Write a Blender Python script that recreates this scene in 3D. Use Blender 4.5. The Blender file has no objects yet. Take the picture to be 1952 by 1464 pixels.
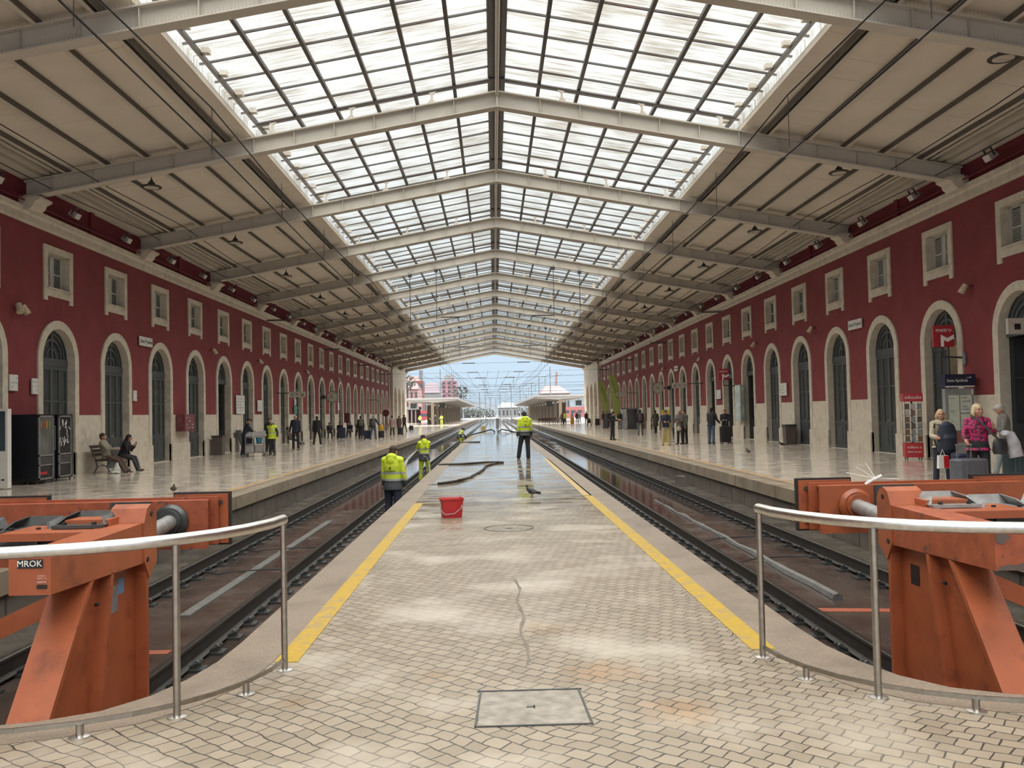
import bpy, bmesh, math, random
from mathutils import Vector, Matrix
random.seed(7)
S = bpy.context.scene
COL = S.collection
PI = math.pi
def rad(a): return a * PI / 180

# ------------------------------------------------------------------ camera
F_PX, CAM_Z = 1679.9, 1.68
PITCH, YAW, ROLL = .0332, .021, .0211
_cy, _sy, _cp, _sp, _cr, _sr = math.cos(YAW), math.sin(YAW), math.cos(PITCH), math.sin(PITCH), math.cos(ROLL), math.sin(ROLL)
FWD = Vector((_sy * _cp, _cy * _cp, _sp))
R0 = Vector((_cy, -_sy, 0)); U0 = R0.cross(FWD)
RIGHT = _cr * R0 - _sr * U0; UP = _sr * R0 + _cr * U0
cd = bpy.data.cameras.new('camera'); cam = bpy.data.objects.new('camera', cd); COL.objects.link(cam)
cd.sensor_width = 36; cd.lens = F_PX / 1952 * 36; cd.clip_end = 5000; cd.clip_start = .05
M = Matrix((RIGHT, UP, -FWD)).transposed().to_4x4(); M.translation = (0, 0, CAM_Z)
cam.matrix_world = M
S.camera = cam
def G(px, py, z=0.0):
    """where a line of sight of the photograph meets the level z"""
    d = RIGHT * ((px - 976) / F_PX) - UP * ((py - 732) / F_PX) + FWD
    t = (z - CAM_Z) / d.z
    return Vector((d.x * t, d.y * t, z))

# ------------------------------------------------------------------ sky, exposure
S.view_settings.view_transform = 'Standard'; S.view_settings.look = 'None'
S.view_settings.gamma = 1; S.view_settings.use_curve_mapping = False
S.view_settings.exposure = 0.40
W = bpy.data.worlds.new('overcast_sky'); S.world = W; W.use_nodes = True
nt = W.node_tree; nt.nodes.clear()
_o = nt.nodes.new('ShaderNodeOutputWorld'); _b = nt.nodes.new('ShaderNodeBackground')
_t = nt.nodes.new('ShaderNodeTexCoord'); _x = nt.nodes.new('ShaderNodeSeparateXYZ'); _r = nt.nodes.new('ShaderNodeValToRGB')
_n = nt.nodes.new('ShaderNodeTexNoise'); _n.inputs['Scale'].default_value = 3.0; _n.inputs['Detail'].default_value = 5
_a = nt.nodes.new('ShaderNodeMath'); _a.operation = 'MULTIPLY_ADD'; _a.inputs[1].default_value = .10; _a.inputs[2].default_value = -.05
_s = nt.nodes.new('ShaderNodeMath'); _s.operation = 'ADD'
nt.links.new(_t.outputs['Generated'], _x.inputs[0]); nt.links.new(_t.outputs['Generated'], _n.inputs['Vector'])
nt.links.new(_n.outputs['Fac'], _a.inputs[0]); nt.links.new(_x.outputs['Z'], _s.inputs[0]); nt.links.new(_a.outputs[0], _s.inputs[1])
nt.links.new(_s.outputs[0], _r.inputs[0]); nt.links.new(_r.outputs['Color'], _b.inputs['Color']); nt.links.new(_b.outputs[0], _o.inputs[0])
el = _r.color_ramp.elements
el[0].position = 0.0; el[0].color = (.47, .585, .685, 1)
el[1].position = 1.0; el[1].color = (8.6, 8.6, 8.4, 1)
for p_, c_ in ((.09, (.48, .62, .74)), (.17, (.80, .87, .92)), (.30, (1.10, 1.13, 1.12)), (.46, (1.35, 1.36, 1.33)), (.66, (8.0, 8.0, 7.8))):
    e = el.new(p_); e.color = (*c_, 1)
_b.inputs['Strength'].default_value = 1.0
S.cycles.max_bounces = 8; S.cycles.diffuse_bounces = 4; S.cycles.glossy_bounces = 3
S.cycles.transparent_max_bounces = 12; S.cycles.caustics_reflective = False; S.cycles.caustics_refractive = False

# ------------------------------------------------------------------ materials
MATS = {}
def _nodes(name):
    m = bpy.data.materials.new(name); m.use_nodes = True
    n = m.node_tree.nodes; l = m.node_tree.links
    return m, n, l, n['Principled BSDF']
def mat(name, col, rough=.6, metal=0.0, var=.12, scale=6.0, bump=0.0, spec=.5, stretch=(1, 1, 1), dirt=None, dirt_at=(.55, .7), dscale=2.0, coat=0.0):
    """plain surface: base colour with a little noise, optional stains of their own shape"""
    if name in MATS: return MATS[name]
    m, n, l, b = _nodes(name)
    b.inputs['Roughness'].default_value = rough; b.inputs['Metallic'].default_value = metal
    b.inputs['Specular IOR Level'].default_value = spec; b.inputs['Coat Weight'].default_value = coat
    tc = n.new('ShaderNodeTexCoord'); mp = n.new('ShaderNodeMapping'); mp.inputs['Scale'].default_value = stretch
    l.new(tc.outputs['Object'], mp.inputs['Vector'])
    nz = n.new('ShaderNodeTexNoise'); nz.inputs['Scale'].default_value = scale; nz.inputs['Detail'].default_value = 4
    l.new(mp.outputs[0], nz.inputs['Vector'])
    rp = n.new('ShaderNodeValToRGB'); rp.color_ramp.elements[0].position = .3; rp.color_ramp.elements[1].position = .7
    rp.color_ramp.elements[0].color = (*[max(0, c * (1 - var)) for c in col], 1); rp.color_ramp.elements[1].color = (*[min(1, c * (1 + var)) for c in col], 1)
    l.new(nz.outputs['Fac'], rp.inputs[0]); out = rp.outputs['Color']
    if dirt:
        n2 = n.new('ShaderNodeTexNoise'); n2.inputs['Scale'].default_value = dscale; n2.inputs['Detail'].default_value = 6; n2.inputs['Roughness'].default_value = .65
        l.new(mp.outputs[0], n2.inputs['Vector'])
        r2 = n.new('ShaderNodeMapRange'); r2.inputs[1].default_value = dirt_at[0]; r2.inputs[2].default_value = dirt_at[1]
        l.new(n2.outputs['Fac'], r2.inputs[0])
        mx = n.new('ShaderNodeMix'); mx.data_type = 'RGBA'; l.new(r2.outputs[0], mx.inputs[0]); l.new(out, mx.inputs[6]); mx.inputs[7].default_value = (*dirt, 1)
        out = mx.outputs[2]
    l.new(out, b.inputs['Base Color'])
    if bump:
        bp = n.new('ShaderNodeBump'); bp.inputs['Strength'].default_value = bump; bp.inputs['Distance'].default_value = .01
        l.new(nz.outputs['Fac'], bp.inputs['Height']); l.new(bp.outputs[0], b.inputs['Normal'])
    MATS[name] = m
    return m
def banded(name, bands, rough=.7):
    """garment of horizontal bands: list of (height, colour), lowest first"""
    if name in MATS: return MATS[name]
    m, n, l, b = _nodes(name); b.inputs['Roughness'].default_value = rough
    tc = n.new('ShaderNodeTexCoord'); sx = n.new('ShaderNodeSeparateXYZ'); l.new(tc.outputs['Object'], sx.inputs[0])
    dv = n.new('ShaderNodeMath'); dv.operation = 'MULTIPLY'; dv.inputs[1].default_value = .5; l.new(sx.outputs['Z'], dv.inputs[0])
    r = n.new('ShaderNodeValToRGB'); r.color_ramp.interpolation = 'CONSTANT'; l.new(dv.outputs[0], r.inputs[0])
    e = r.color_ramp.elements
    e[0].position = 0; e[0].color = (*bands[0][1], 1); e[1].position = bands[1][0] / 2; e[1].color = (*bands[1][1], 1)
    for h, c in bands[2:]:
        k = e.new(h / 2); k.color = (*c, 1)
    l.new(r.outputs[0], b.inputs['Base Color']); MATS[name] = m
    return m
def emit(name, col, s=1.0):
    if name in MATS: return MATS[name]
    m, n, l, b = _nodes(name); b.inputs['Base Color'].default_value = (*col, 1)
    b.inputs['Emission Color'].default_value = (*col, 1); b.inputs['Emission Strength'].default_value = s; MATS[name] = m
    return m

# ------------------------------------------------------------------ mesh builder
class MB:
    def __init__(s): s.v = []; s.f = []; s.mi = []; s.m = 0
    def add(s, vs, fs):
        o = len(s.v); s.v += [tuple(v) for v in vs]
        for f in fs: s.f.append(tuple(i + o for i in f)); s.mi.append(s.m)
        return s
    def box(s, x0, x1, y0, y1, z0, z1, mx=None):
        vs = [Vector((x, y, z)) for z in (z0, z1) for y in (y0, y1) for x in (x0, x1)]
        if mx is not None: vs = [mx @ v for v in vs]
        return s.add(vs, [(0, 2, 3, 1), (4, 5, 7, 6), (0, 1, 5, 4), (2, 6, 7, 3), (0, 4, 6, 2), (1, 3, 7, 5)])
    def hexa(s, b, t):
        """bottom quad b and top quad t (4 points each, counter-clockwise from above)"""
        return s.add(list(b) + list(t), [(3, 2, 1, 0), (4, 5, 6, 7), (0, 1, 5, 4), (1, 2, 6, 5), (2, 3, 7, 6), (3, 0, 4, 7)])
    def bar(s, a, b, w, h=None, up=(0, 0, 1)):
        """rectangular bar from a to b, w wide and h tall"""
        a, b = Vector(a), Vector(b); h = h or w
        d = (b - a).normalized(); u = Vector(up)
        if abs(d.dot(u)) > .99: u = Vector((0, 1, 0))
        r = d.cross(u).normalized() * w / 2; u = r.cross(d).normalized() * h / 2
        q = [-r - u, r - u, r + u, -r + u]
        return s.add([a + k for k in q] + [b + k for k in q], [(0, 1, 2, 3), (7, 6, 5, 4), (0, 4, 5, 1), (1, 5, 6, 2), (2, 6, 7, 3), (3, 7, 4, 0)])
    def ring(s, c, d, rx, ry, seg, up=None):
        d = d.normalized(); u = Vector(up) if up else Vector((0, 1, 0))
        if abs(d.dot(u)) > .97: u = Vector((0, 0, 1)) if abs(d.z) < .9 else Vector((1, 0, 0))
        x = u.cross(d).normalized(); y = d.cross(x)
        return [c + x * math.cos(2 * PI * k / seg) * rx + y * math.sin(2 * PI * k / seg) * ry for k in range(seg)]
    def tube(s, pts, r, seg=8, cap=True, up=None):
        """tube along points; r one radius or a list (numbers or (rx, ry))"""
        pts = [Vector(p) for p in pts]; n = len(pts); rings = []
        for i, p in enumerate(pts):
            d = (pts[min(i + 1, n - 1)] - pts[max(i - 1, 0)])
            rr = r[i] if isinstance(r, (list, tuple)) else r
            rx, ry = rr if isinstance(rr, (list, tuple)) else (rr, rr)
            rings.append(s.ring(p, d, rx, ry, seg, up))
        vs = [v for q in rings for v in q]; fs = []
        for i in range(n - 1):
            for k in range(seg):
                a, b = i * seg + k, i * seg + (k + 1) % seg
                fs.append((a, b, b + seg, a + seg))
        if cap: fs += [tuple(reversed(range(seg))), tuple((n - 1) * seg + k for k in range(seg))]
        return s.add(vs, fs)
    def lathe(s, c, prof, seg=16, axis='z'):
        """profile of (radius, height) turned about an axis through c"""
        c = Vector(c); vs = []
        for r, h in prof:
            for k in range(seg):
                a = 2 * PI * k / seg; x, y = r * math.cos(a), r * math.sin(a)
                vs.append(c + (Vector((x, y, h)) if axis == 'z' else Vector((h, x, y)) if axis == 'x' else Vector((y, h, x))))
        fs = []; n = len(prof)
        for i in range(n - 1):
            for k in range(seg):
                a, b = i * seg + k, i * seg + (k + 1) % seg
                fs.append((a, b, b + seg, a + seg))
        fs += [tuple(reversed(range(seg))), tuple((n - 1) * seg + k for k in range(seg))]
        return s.add(vs, fs)
    def ell(s, c, rx, ry, rz, seg=14, rings=9, mx=None):
        vs = []; c = Vector(c)
        for i in range(rings + 1):
            t = PI * i / rings
            for k in range(seg):
                a = 2 * PI * k / seg
                v = Vector((rx * math.sin(t) * math.cos(a), ry * math.sin(t) * math.sin(a), -rz * math.cos(t)))
                vs.append(c + (mx @ v if mx is not None else v))
        fs = []
        for i in range(rings):
            for k in range(seg):
                a, b = i * seg + k, i * seg + (k + 1) % seg
                fs.append((a, b, b + seg, a + seg))
        return s.add(vs, fs)
    def prism(s, poly, ax, lo, hi):
        """closed outline (list of 2-D points) pushed along axis ax from lo to hi"""
        def P(p, h): return (h, p[0], p[1]) if ax == 'x' else (p[0], h, p[1]) if ax == 'y' else (p[0], p[1], h)
        n = len(poly); vs = [P(p, lo) for p in poly] + [P(p, hi) for p in poly]
        fs = [tuple(reversed(range(n))), tuple(range(n, 2 * n))] + [(i, (i + 1) % n, (i + 1) % n + n, i + n) for i in range(n)]
        return s.add(vs, fs)
    def quad(s, *p): return s.add(p, [tuple(range(len(p)))])
    def mesh(s, name, mats, smooth=35, fix=True):
        me = bpy.data.meshes.new(name); me.from_pydata(s.v, [], s.f)
        for k in (mats if isinstance(mats, (list, tuple)) else [mats]): me.materials.append(k)
        if max(s.mi, default=0): me.polygons.foreach_set('material_index', s.mi)
        if fix:
            bm = bmesh.new(); bm.from_mesh(me); bmesh.ops.remove_doubles(bm, verts=bm.verts, dist=1e-5)
            bmesh.ops.recalc_face_normals(bm, faces=bm.faces); bm.to_mesh(me); bm.free()
        if smooth:
            me.polygons.foreach_set('use_smooth', [True] * len(me.polygons)); me.set_sharp_from_angle(angle=rad(smooth))
        me.update(); return me
    def build(s, name, mats, parent=None, smooth=35, loc=None, fix=True):
        return put(name, s.mesh(name, mats, smooth, fix), parent, loc)
def put(name, me, parent=None, loc=None, rz=0):
    o = bpy.data.objects.new(name, me); COL.objects.link(o); o.parent = parent
    if loc is not None: o.location = loc
    if rz: o.rotation_euler.z = rz
    return o
def tag(o, label=None, cat=None, group=None, kind=None):
    if label: o['label'] = label
    if cat: o['category'] = cat
    if group: o['group'] = group
    if kind: o['kind'] = kind
    return o
def thing(name, label, cat, loc=(0, 0, 0), rz=0, group=None, kind=None):
    o = bpy.data.objects.new(name, None); COL.objects.link(o); o.location = loc; o.rotation_euler.z = rz
    o.empty_display_size = .1
    return tag(o, label, cat, group, kind)
def dup(o, loc=None, rz=None, label=None, parent=None):
    c = o.copy(); COL.objects.link(c); c.parent = parent
    if loc is not None: c.location = loc
    if rz is not None: c.rotation_euler.z = rz
    if label: c['label'] = label
    for ch in list(o.children):
        dup(ch, parent=c)
    return c
def text(name, body, size, parent, loc, rot, m, align='CENTER', ext=.002, squeeze=1.0):
    c = bpy.data.curves.new(name, 'FONT'); c.body = body; c.size = size; c.align_x = align; c.align_y = 'CENTER'; c.extrude = ext
    c.resolution_u = 2
    tmp = bpy.data.objects.new('tmp', c); COL.objects.link(tmp)
    me = bpy.data.meshes.new_from_object(tmp.evaluated_get(bpy.context.evaluated_depsgraph_get()))
    bpy.data.objects.remove(tmp); bpy.data.curves.remove(c)
    me.name = name; me.materials.clear(); me.materials.append(m); me.polygons.foreach_set('material_index', [0] * len(me.polygons))
    if squeeze != 1: me.transform(Matrix.Diagonal((squeeze, 1, 1, 1)))
    o = put(name, me, parent, loc); o.rotation_euler = rot
    return o
ORD = 'first second third fourth fifth sixth seventh eighth ninth tenth eleventh twelfth thirteenth fourteenth fifteenth sixteenth seventeenth eighteenth nineteenth twentieth'.split()
ORD += ['twenty-' + w for w in ORD[:9]] + ['thirtieth'] + ['thirty-' + w for w in ORD[:9]] + ['fortieth']
# ------------------------------------------------------------------ the materials of the place
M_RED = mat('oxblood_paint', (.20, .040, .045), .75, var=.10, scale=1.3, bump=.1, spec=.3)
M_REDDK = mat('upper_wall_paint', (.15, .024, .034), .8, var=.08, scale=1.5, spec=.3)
M_STONE = mat('limestone', (.58, .52, .43), .55, var=.10, scale=5, bump=.15, dirt=(.36, .31, .24), dirt_at=(.5, .8), dscale=1.6)
M_STONE2 = mat('limestone_reveal', (.36, .335, .29), .6, var=.08, scale=5)
M_CREAM = mat('cream_paint', (.54, .50, .44), .6, var=.05, scale=2)
M_CEIL = mat('ceiling_panel', (.70, .64, .555), .7, var=.05, scale=.8)
M_GREYST = mat('purlin_steel', (.62, .58, .52), .55, var=.06)
M_DKST = mat('skylight_steel', (.085, .075, .07), .5, var=.1, dirt=(.16, .06, .05), dirt_at=(.6, .75), dscale=.6)
M_DOOR = mat('slate_door_paint', (.060, .068, .072), .45, var=.08, scale=3)
M_DGLASS = mat('dark_door_glass', (.055, .062, .064), .12, var=.25, scale=1.2)
M_WFRAME = mat('white_window_frame', (.48, .47, .43), .5, var=.04)
M_LOUVER = mat('louvre_shade', (.12, .12, .115), .7)
M_ORANGE = mat('orange_machine_paint', (.29, .074, .028), .42, var=.12, scale=4, dirt=(.13, .034, .018), dirt_at=(.54, .74), dscale=3.0, bump=.06)
M_ORANGE2 = mat('worn_orange_paint', (.27, .064, .026), .5, var=.22, scale=9, dirt=(.085, .035, .03), dirt_at=(.60, .68), dscale=7)
M_BLACK = mat('black_rubber', (.012, .012, .013), .5)
M_DKIRON = mat('dark_iron', (.055, .057, .058), .4, metal=.3, var=.25, scale=8)
M_GREY = mat('grey_steel', (.27, .27, .27), .4, metal=.5, var=.2, scale=9)
M_INOX = mat('brushed_stainless', (.60, .58, .55), .33, metal=1.0, var=.10, scale=30)
M_INOXD = mat('stainless_post', (.36, .34, .31), .3, metal=1.0, var=.12, scale=20)
M_RAIL = mat('rail_steel', (.045, .040, .037), .4, metal=.4, var=.25, scale=9)
M_RAILTOP = mat('worn_rail_head', (.16, .15, .14), .22, metal=.9, var=.2, scale=14)
M_WHITE = mat('white_plastic', (.62, .61, .58), .4, var=.03)
M_PRINT = mat('black_print', (.01, .01, .01), .5)
M_WPRINT = mat('white_print', (.72, .70, .67), .5)
M_GRPRINT = mat('grey_print', (.3, .3, .3), .5)
M_YELLOW = mat('yellow_line_paint', (.33, .205, .006), .5, var=.12, scale=22, dirt=(.22, .165, .09), dirt_at=(.50, .68), dscale=5)
M_YELLOW2 = mat('worn_yellow_line_paint', (.38, .25, .06), .4, var=.2, scale=18, dirt=(.33, .27, .19), dirt_at=(.46, .60), dscale=4)
M_OLINE = mat('worn_orange_line', (.42, .22, .06), .4, var=.2, scale=8, dirt=(.40, .33, .24), dirt_at=(.45, .6), dscale=3)
M_REDPL = mat('red_plastic', (.42, .018, .022), .35, var=.08, scale=9)
M_SIGNRED = mat('sign_red', (.33, .014, .02), .4, var=.03)
M_NAVY = mat('navy_panel', (.018, .020, .045), .35)
M_HOSE = mat('hose_rubber', (.03, .028, .024), .45)
M_SKIN = mat('skin', (.42, .22, .15), .55, var=.05)
M_SKIN2 = mat('tanned_skin', (.25, .12, .075), .55, var=.05)
M_WIRE = mat('overhead_wire', (.04, .04, .042), .9, spec=.1)

def floor_mosaic():
    m, n, l, b = _nodes('mosaic_paving')
    tc = n.new('ShaderNodeTexCoord')
    wob = n.new('ShaderNodeTexNoise'); wob.inputs['Scale'].default_value = 1.7; wob.inputs['Detail'].default_value = 2; l.new(tc.outputs['Object'], wob.inputs['Vector'])
    wob2 = n.new('ShaderNodeTexNoise'); wob2.inputs['Scale'].default_value = 9; l.new(tc.outputs['Object'], wob2.inputs['Vector'])
    a1 = n.new('ShaderNodeVectorMath'); a1.operation = 'SCALE'; a1.inputs['Scale'].default_value = .13; l.new(wob.outputs['Color'], a1.inputs[0])
    a2 = n.new('ShaderNodeVectorMath'); a2.operation = 'SCALE'; a2.inputs['Scale'].default_value = .03; l.new(wob2.outputs['Color'], a2.inputs[0])
    s1 = n.new('ShaderNodeVectorMath'); l.new(tc.outputs['Object'], s1.inputs[0]); l.new(a1.outputs[0], s1.inputs[1])
    s2 = n.new('ShaderNodeVectorMath'); l.new(s1.outputs[0], s2.inputs[0]); l.new(a2.outputs[0], s2.inputs[1])
    mp = n.new('ShaderNodeMapping'); mp.inputs['Rotation'].default_value = (0, 0, rad(41)); l.new(s2.outputs[0], mp.inputs['Vector'])
    br = n.new('ShaderNodeTexBrick'); br.offset = .5; br.inputs['Scale'].default_value = 1.0; br.inputs['Mortar Size'].default_value = .0052
    br.inputs['Brick Width'].default_value = .122; br.inputs['Row Height'].default_value = .106; br.inputs['Mortar Smooth'].default_value = .25
    br.inputs['Color1'].default_value = (.245, .200, .148, 1); br.inputs['Color2'].default_value = (.185, .148, .106, 1); br.inputs['Mortar'].default_value = (.028, .023, .019, 1)
    l.new(mp.outputs[0], br.inputs['Vector'])
    # stains with a shape of their own: pale scuffs and rust
    big = n.new('ShaderNodeTexNoise'); big.inputs['Scale'].default_value = .9; big.inputs['Detail'].default_value = 6; l.new(tc.outputs['Object'], big.inputs['Vector'])
    r1 = n.new('ShaderNodeMapRange'); r1.inputs[1].default_value = .5; r1.inputs[2].default_value = .72; l.new(big.outputs['Fac'], r1.inputs[0])
    m1 = n.new('ShaderNodeMix'); m1.data_type = 'RGBA'; m1.inputs[7].default_value = (.36, .32, .265, 1); l.new(r1.outputs[0], m1.inputs[0]); l.new(br.outputs['Color'], m1.inputs[6])
    cur = m1.outputs[2]
    for (sx, sy, sr, k) in ((.66, 5.75, .34, 1.3), (1.0, 4.95, .30, 1.1), (-.42, 5.75, .16, .9), (.38, 6.9, .28, .8), (-1.2, 5.3, .16, .8)):
        d = n.new('ShaderNodeVectorMath'); d.operation = 'DISTANCE'; d.inputs[1].default_value = (sx, sy, 0); l.new(tc.outputs['Object'], d.inputs[0])
        rn = n.new('ShaderNodeTexNoise'); rn.inputs['Scale'].default_value = 6; rn.inputs['Detail'].default_value = 5; l.new(tc.outputs['Object'], rn.inputs['Vector'])
        dd = n.new('ShaderNodeMath'); dd.operation = 'MULTIPLY_ADD'; dd.inputs[1].default_value = .5; l.new(rn.outputs['Fac'], dd.inputs[0]); l.new(d.outputs['Value'], dd.inputs[2])
        rr = n.new('ShaderNodeMapRange'); rr.inputs[1].default_value = .25 + sr; rr.inputs[2].default_value = .18; rr.inputs[3].default_value = 0; rr.inputs[4].default_value = k * .65
        l.new(dd.outputs[0], rr.inputs[0])
        mm = n.new('ShaderNodeMix'); mm.data_type = 'RGBA'; mm.blend_type = 'MULTIPLY'; mm.inputs[7].default_value = (.95, .60, .28, 1); l.new(rr.outputs[0], mm.inputs[0]); l.new(cur, mm.inputs[6])
        cur = mm.outputs[2]
    # water film further up the platform
    sx = n.new('ShaderNodeSeparateXYZ'); l.new(tc.outputs['Object'], sx.inputs[0])
    wet = n.new('ShaderNodeMapRange'); wet.inputs[1].default_value = 11.5; wet.inputs[2].default_value = 16.5; wet.inputs[3].default_value = -.30; wet.inputs[4].default_value = .02; l.new(sx.outputs['Y'], wet.inputs[0])
    pm = n.new('ShaderNodeMapping'); pm.inputs['Scale'].default_value = (.8, 1.9, 1); l.new(tc.outputs['Object'], pm.inputs['Vector'])
    pn = n.new('ShaderNodeTexNoise'); pn.inputs['Scale'].default_value = 1.0; pn.inputs['Detail'].default_value = 5; pn.inputs['Roughness'].default_value = .6; l.new(pm.outputs[0], pn.inputs['Vector'])
    w2 = n.new('ShaderNodeMapRange'); w2.inputs[1].default_value = 24; w2.inputs[2].default_value = 60; w2.inputs[3].default_value = 0; w2.inputs[4].default_value = .10; l.new(sx.outputs['Y'], w2.inputs[0])
    ws = n.new('ShaderNodeMath'); l.new(wet.outputs[0], ws.inputs[0]); l.new(w2.outputs[0], ws.inputs[1])
    ad = n.new('ShaderNodeMath'); l.new(ws.outputs[0], ad.inputs[0]); l.new(pn.outputs['Fac'], ad.inputs[1])
    film = n.new('ShaderNodeMapRange'); film.inputs[1].default_value = .50; film.inputs[2].default_value = .56; l.new(ad.outputs[0], film.inputs[0])
    damp = n.new('ShaderNodeMapRange'); damp.inputs[1].default_value = .22; damp.inputs[2].default_value = .56; damp.inputs[3].default_value = .42; damp.inputs[4].default_value = .13; l.new(ad.outputs[0], damp.inputs[0])
    ro = n.new('ShaderNodeMix'); ro.data_type = 'FLOAT'; l.new(film.outputs[0], ro.inputs[0]); l.new(damp.outputs[0], ro.inputs[2]); ro.inputs[3].default_value = .025
    l.new(ro.outputs[0], b.inputs['Roughness'])
    wd = n.new('ShaderNodeMix'); wd.data_type = 'RGBA'; wd.blend_type = 'MULTIPLY'; wd.inputs[7].default_value = (.62, .58, .54, 1); l.new(film.outputs[0], wd.inputs[0]); l.new(cur, wd.inputs[6])
    l.new(wd.outputs[2], b.inputs['Base Color'])
    inv = n.new('ShaderNodeMath'); inv.operation = 'SUBTRACT'; inv.inputs[0].default_value = 1; l.new(film.outputs[0], inv.inputs[1])
    bm_ = n.new('ShaderNodeMath'); bm_.operation = 'MULTIPLY'; l.new(inv.outputs[0], bm_.inputs[0]); bm_.inputs[1].default_value = .45
    bp = n.new('ShaderNodeBump'); bp.invert = True; bp.inputs['Distance'].default_value = .006; l.new(bm_.outputs[0], bp.inputs['Strength']); l.new(br.outputs['Fac'], bp.inputs['Height'])
    rip = n.new('ShaderNodeTexNoise'); rip.inputs['Scale'].default_value = 7; rip.inputs['Detail'].default_value = 2; l.new(tc.outputs['Object'], rip.inputs['Vector'])
    b2 = n.new('ShaderNodeBump'); b2.inputs['Distance'].default_value = .006; b2.inputs['Strength'].default_value = .42; l.new(rip.outputs['Fac'], b2.inputs['Height']); l.new(bp.outputs[0], b2.inputs['Normal'])
    l.new(b2.outputs[0], b.inputs['Normal'])
    return m
def slab_floor(name, c1, c2, joint, bw, rh, rough=(.10, .24), wet=False, puddle=None, off=0.0, bumpy=.05, mort=.006):
    m, n, l, b = _nodes(name)
    tc = n.new('ShaderNodeTexCoord')
    br = n.new('ShaderNodeTexBrick'); br.offset = off; br.inputs['Scale'].default_value = 1; br.inputs['Mortar Size'].default_value = mort
    br.inputs['Brick Width'].default_value = bw; br.inputs['Row Height'].default_value = rh
    br.inputs['Color1'].default_value = (*c1, 1); br.inputs['Color2'].default_value = (*c2, 1); br.inputs['Mortar'].default_value = (*joint, 1)
    l.new(tc.outputs['Object'], br.inputs['Vector'])
    nz = n.new('ShaderNodeTexNoise'); nz.inputs['Scale'].default_value = 1.6; nz.inputs['Detail'].default_value = 7; nz.inputs['Roughness'].default_value = .62; l.new(tc.outputs['Object'], nz.inputs['Vector'])
    mr = n.new('ShaderNodeMapRange'); mr.inputs[1].default_value = .3; mr.inputs[2].default_value = .7; mr.inputs[3].default_value = .74; mr.inputs[4].default_value = 1.16; l.new(nz.outputs['Fac'], mr.inputs[0])
    mu = n.new('ShaderNodeVectorMath'); mu.operation = 'SCALE'; l.new(br.outputs['Color'], mu.inputs[0]); l.new(mr.outputs[0], mu.inputs['Scale'])
    l.new(mu.outputs[0], b.inputs['Base Color'])
    rr = n.new('ShaderNodeMapRange'); rr.inputs[1].default_value = .35; rr.inputs[2].default_value = .65; rr.inputs[3].default_value = rough[0]; rr.inputs[4].default_value = rough[1]; l.new(nz.outputs['Fac'], rr.inputs[0])
    ro = rr.outputs[0]
    if puddle:
        pm = n.new('ShaderNodeMapping'); pm.inputs['Scale'].default_value = (.8, .16, 1); l.new(tc.outputs['Object'], pm.inputs['Vector'])
        pn = n.new('ShaderNodeTexNoise'); pn.inputs['Scale'].default_value = 1; pn.inputs['Detail'].default_value = 4; l.new(pm.outputs[0], pn.inputs['Vector'])
        sx = n.new('ShaderNodeSeparateXYZ'); l.new(tc.outputs['Object'], sx.inputs[0])
        wy = n.new('ShaderNodeMapRange'); wy.inputs[1].default_value = puddle[0]; wy.inputs[2].default_value = puddle[1]; wy.inputs[3].default_value = -.3; wy.inputs[4].default_value = .12; l.new(sx.outputs['Y'], wy.inputs[0])
        ad = n.new('ShaderNodeMath'); l.new(wy.outputs[0], ad.inputs[0]); l.new(pn.outputs['Fac'], ad.inputs[1])
        fm = n.new('ShaderNodeMapRange'); fm.inputs[1].default_value = .46; fm.inputs[2].default_value = .52; l.new(ad.outputs[0], fm.inputs[0])
        mx = n.new('ShaderNodeMix'); mx.data_type = 'FLOAT'; l.new(fm.outputs[0], mx.inputs[0]); l.new(ro, mx.inputs[2]); mx.inputs[3].default_value = .02; ro = mx.outputs[0]
    l.new(ro, b.inputs['Roughness'])
    bp = n.new('ShaderNodeBump'); bp.inputs['Strength'].default_value = bumpy; bp.inputs['Distance'].default_value = .01; l.new(nz.outputs['Fac'], bp.inputs['Height']); l.new(bp.outputs[0], b.inputs['Normal'])
    return m
M_MOSAIC = floor_mosaic()
M_SIDEFLOOR = slab_floor('polished_platform_stone', (.60, .53, .45), (.56, .49, .41), (.30, .26, .21), 1.2, .8, (.08, .18), bumpy=.03)
M_BED = slab_floor('wet_track_bed', (.058, .040, .033), (.048, .034, .029), (.035, .028, .024), 3.0, 1.7, (.10, .34), puddle=(14, 24), bumpy=.25)
M_BEDSIDE = slab_floor('grey_track_margin', (.068, .058, .048), (.058, .050, .042), (.04, .035, .03), 2.4, 1.2, (.12, .38), bumpy=.2)
M_GRANITE = mat('speckled_granite', (.170, .130, .095), .5, var=.30, scale=70, bump=.2, dirt=(.095, .072, .052), dirt_at=(.48, .74), dscale=1.1)
M_COPING = slab_floor('platform_coping', (.27, .222, .165), (.235, .19, .14), (.10, .085, .07), .5, 1.6, (.3, .5), bumpy=.15, mort=.02)
M_EDGEWALL = slab_floor('platform_edge_wall', (.125, .108, .088), (.095, .082, .068), (.05, .045, .04), .5, 1.15, (.35, .6), bumpy=.2, mort=.03)

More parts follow.
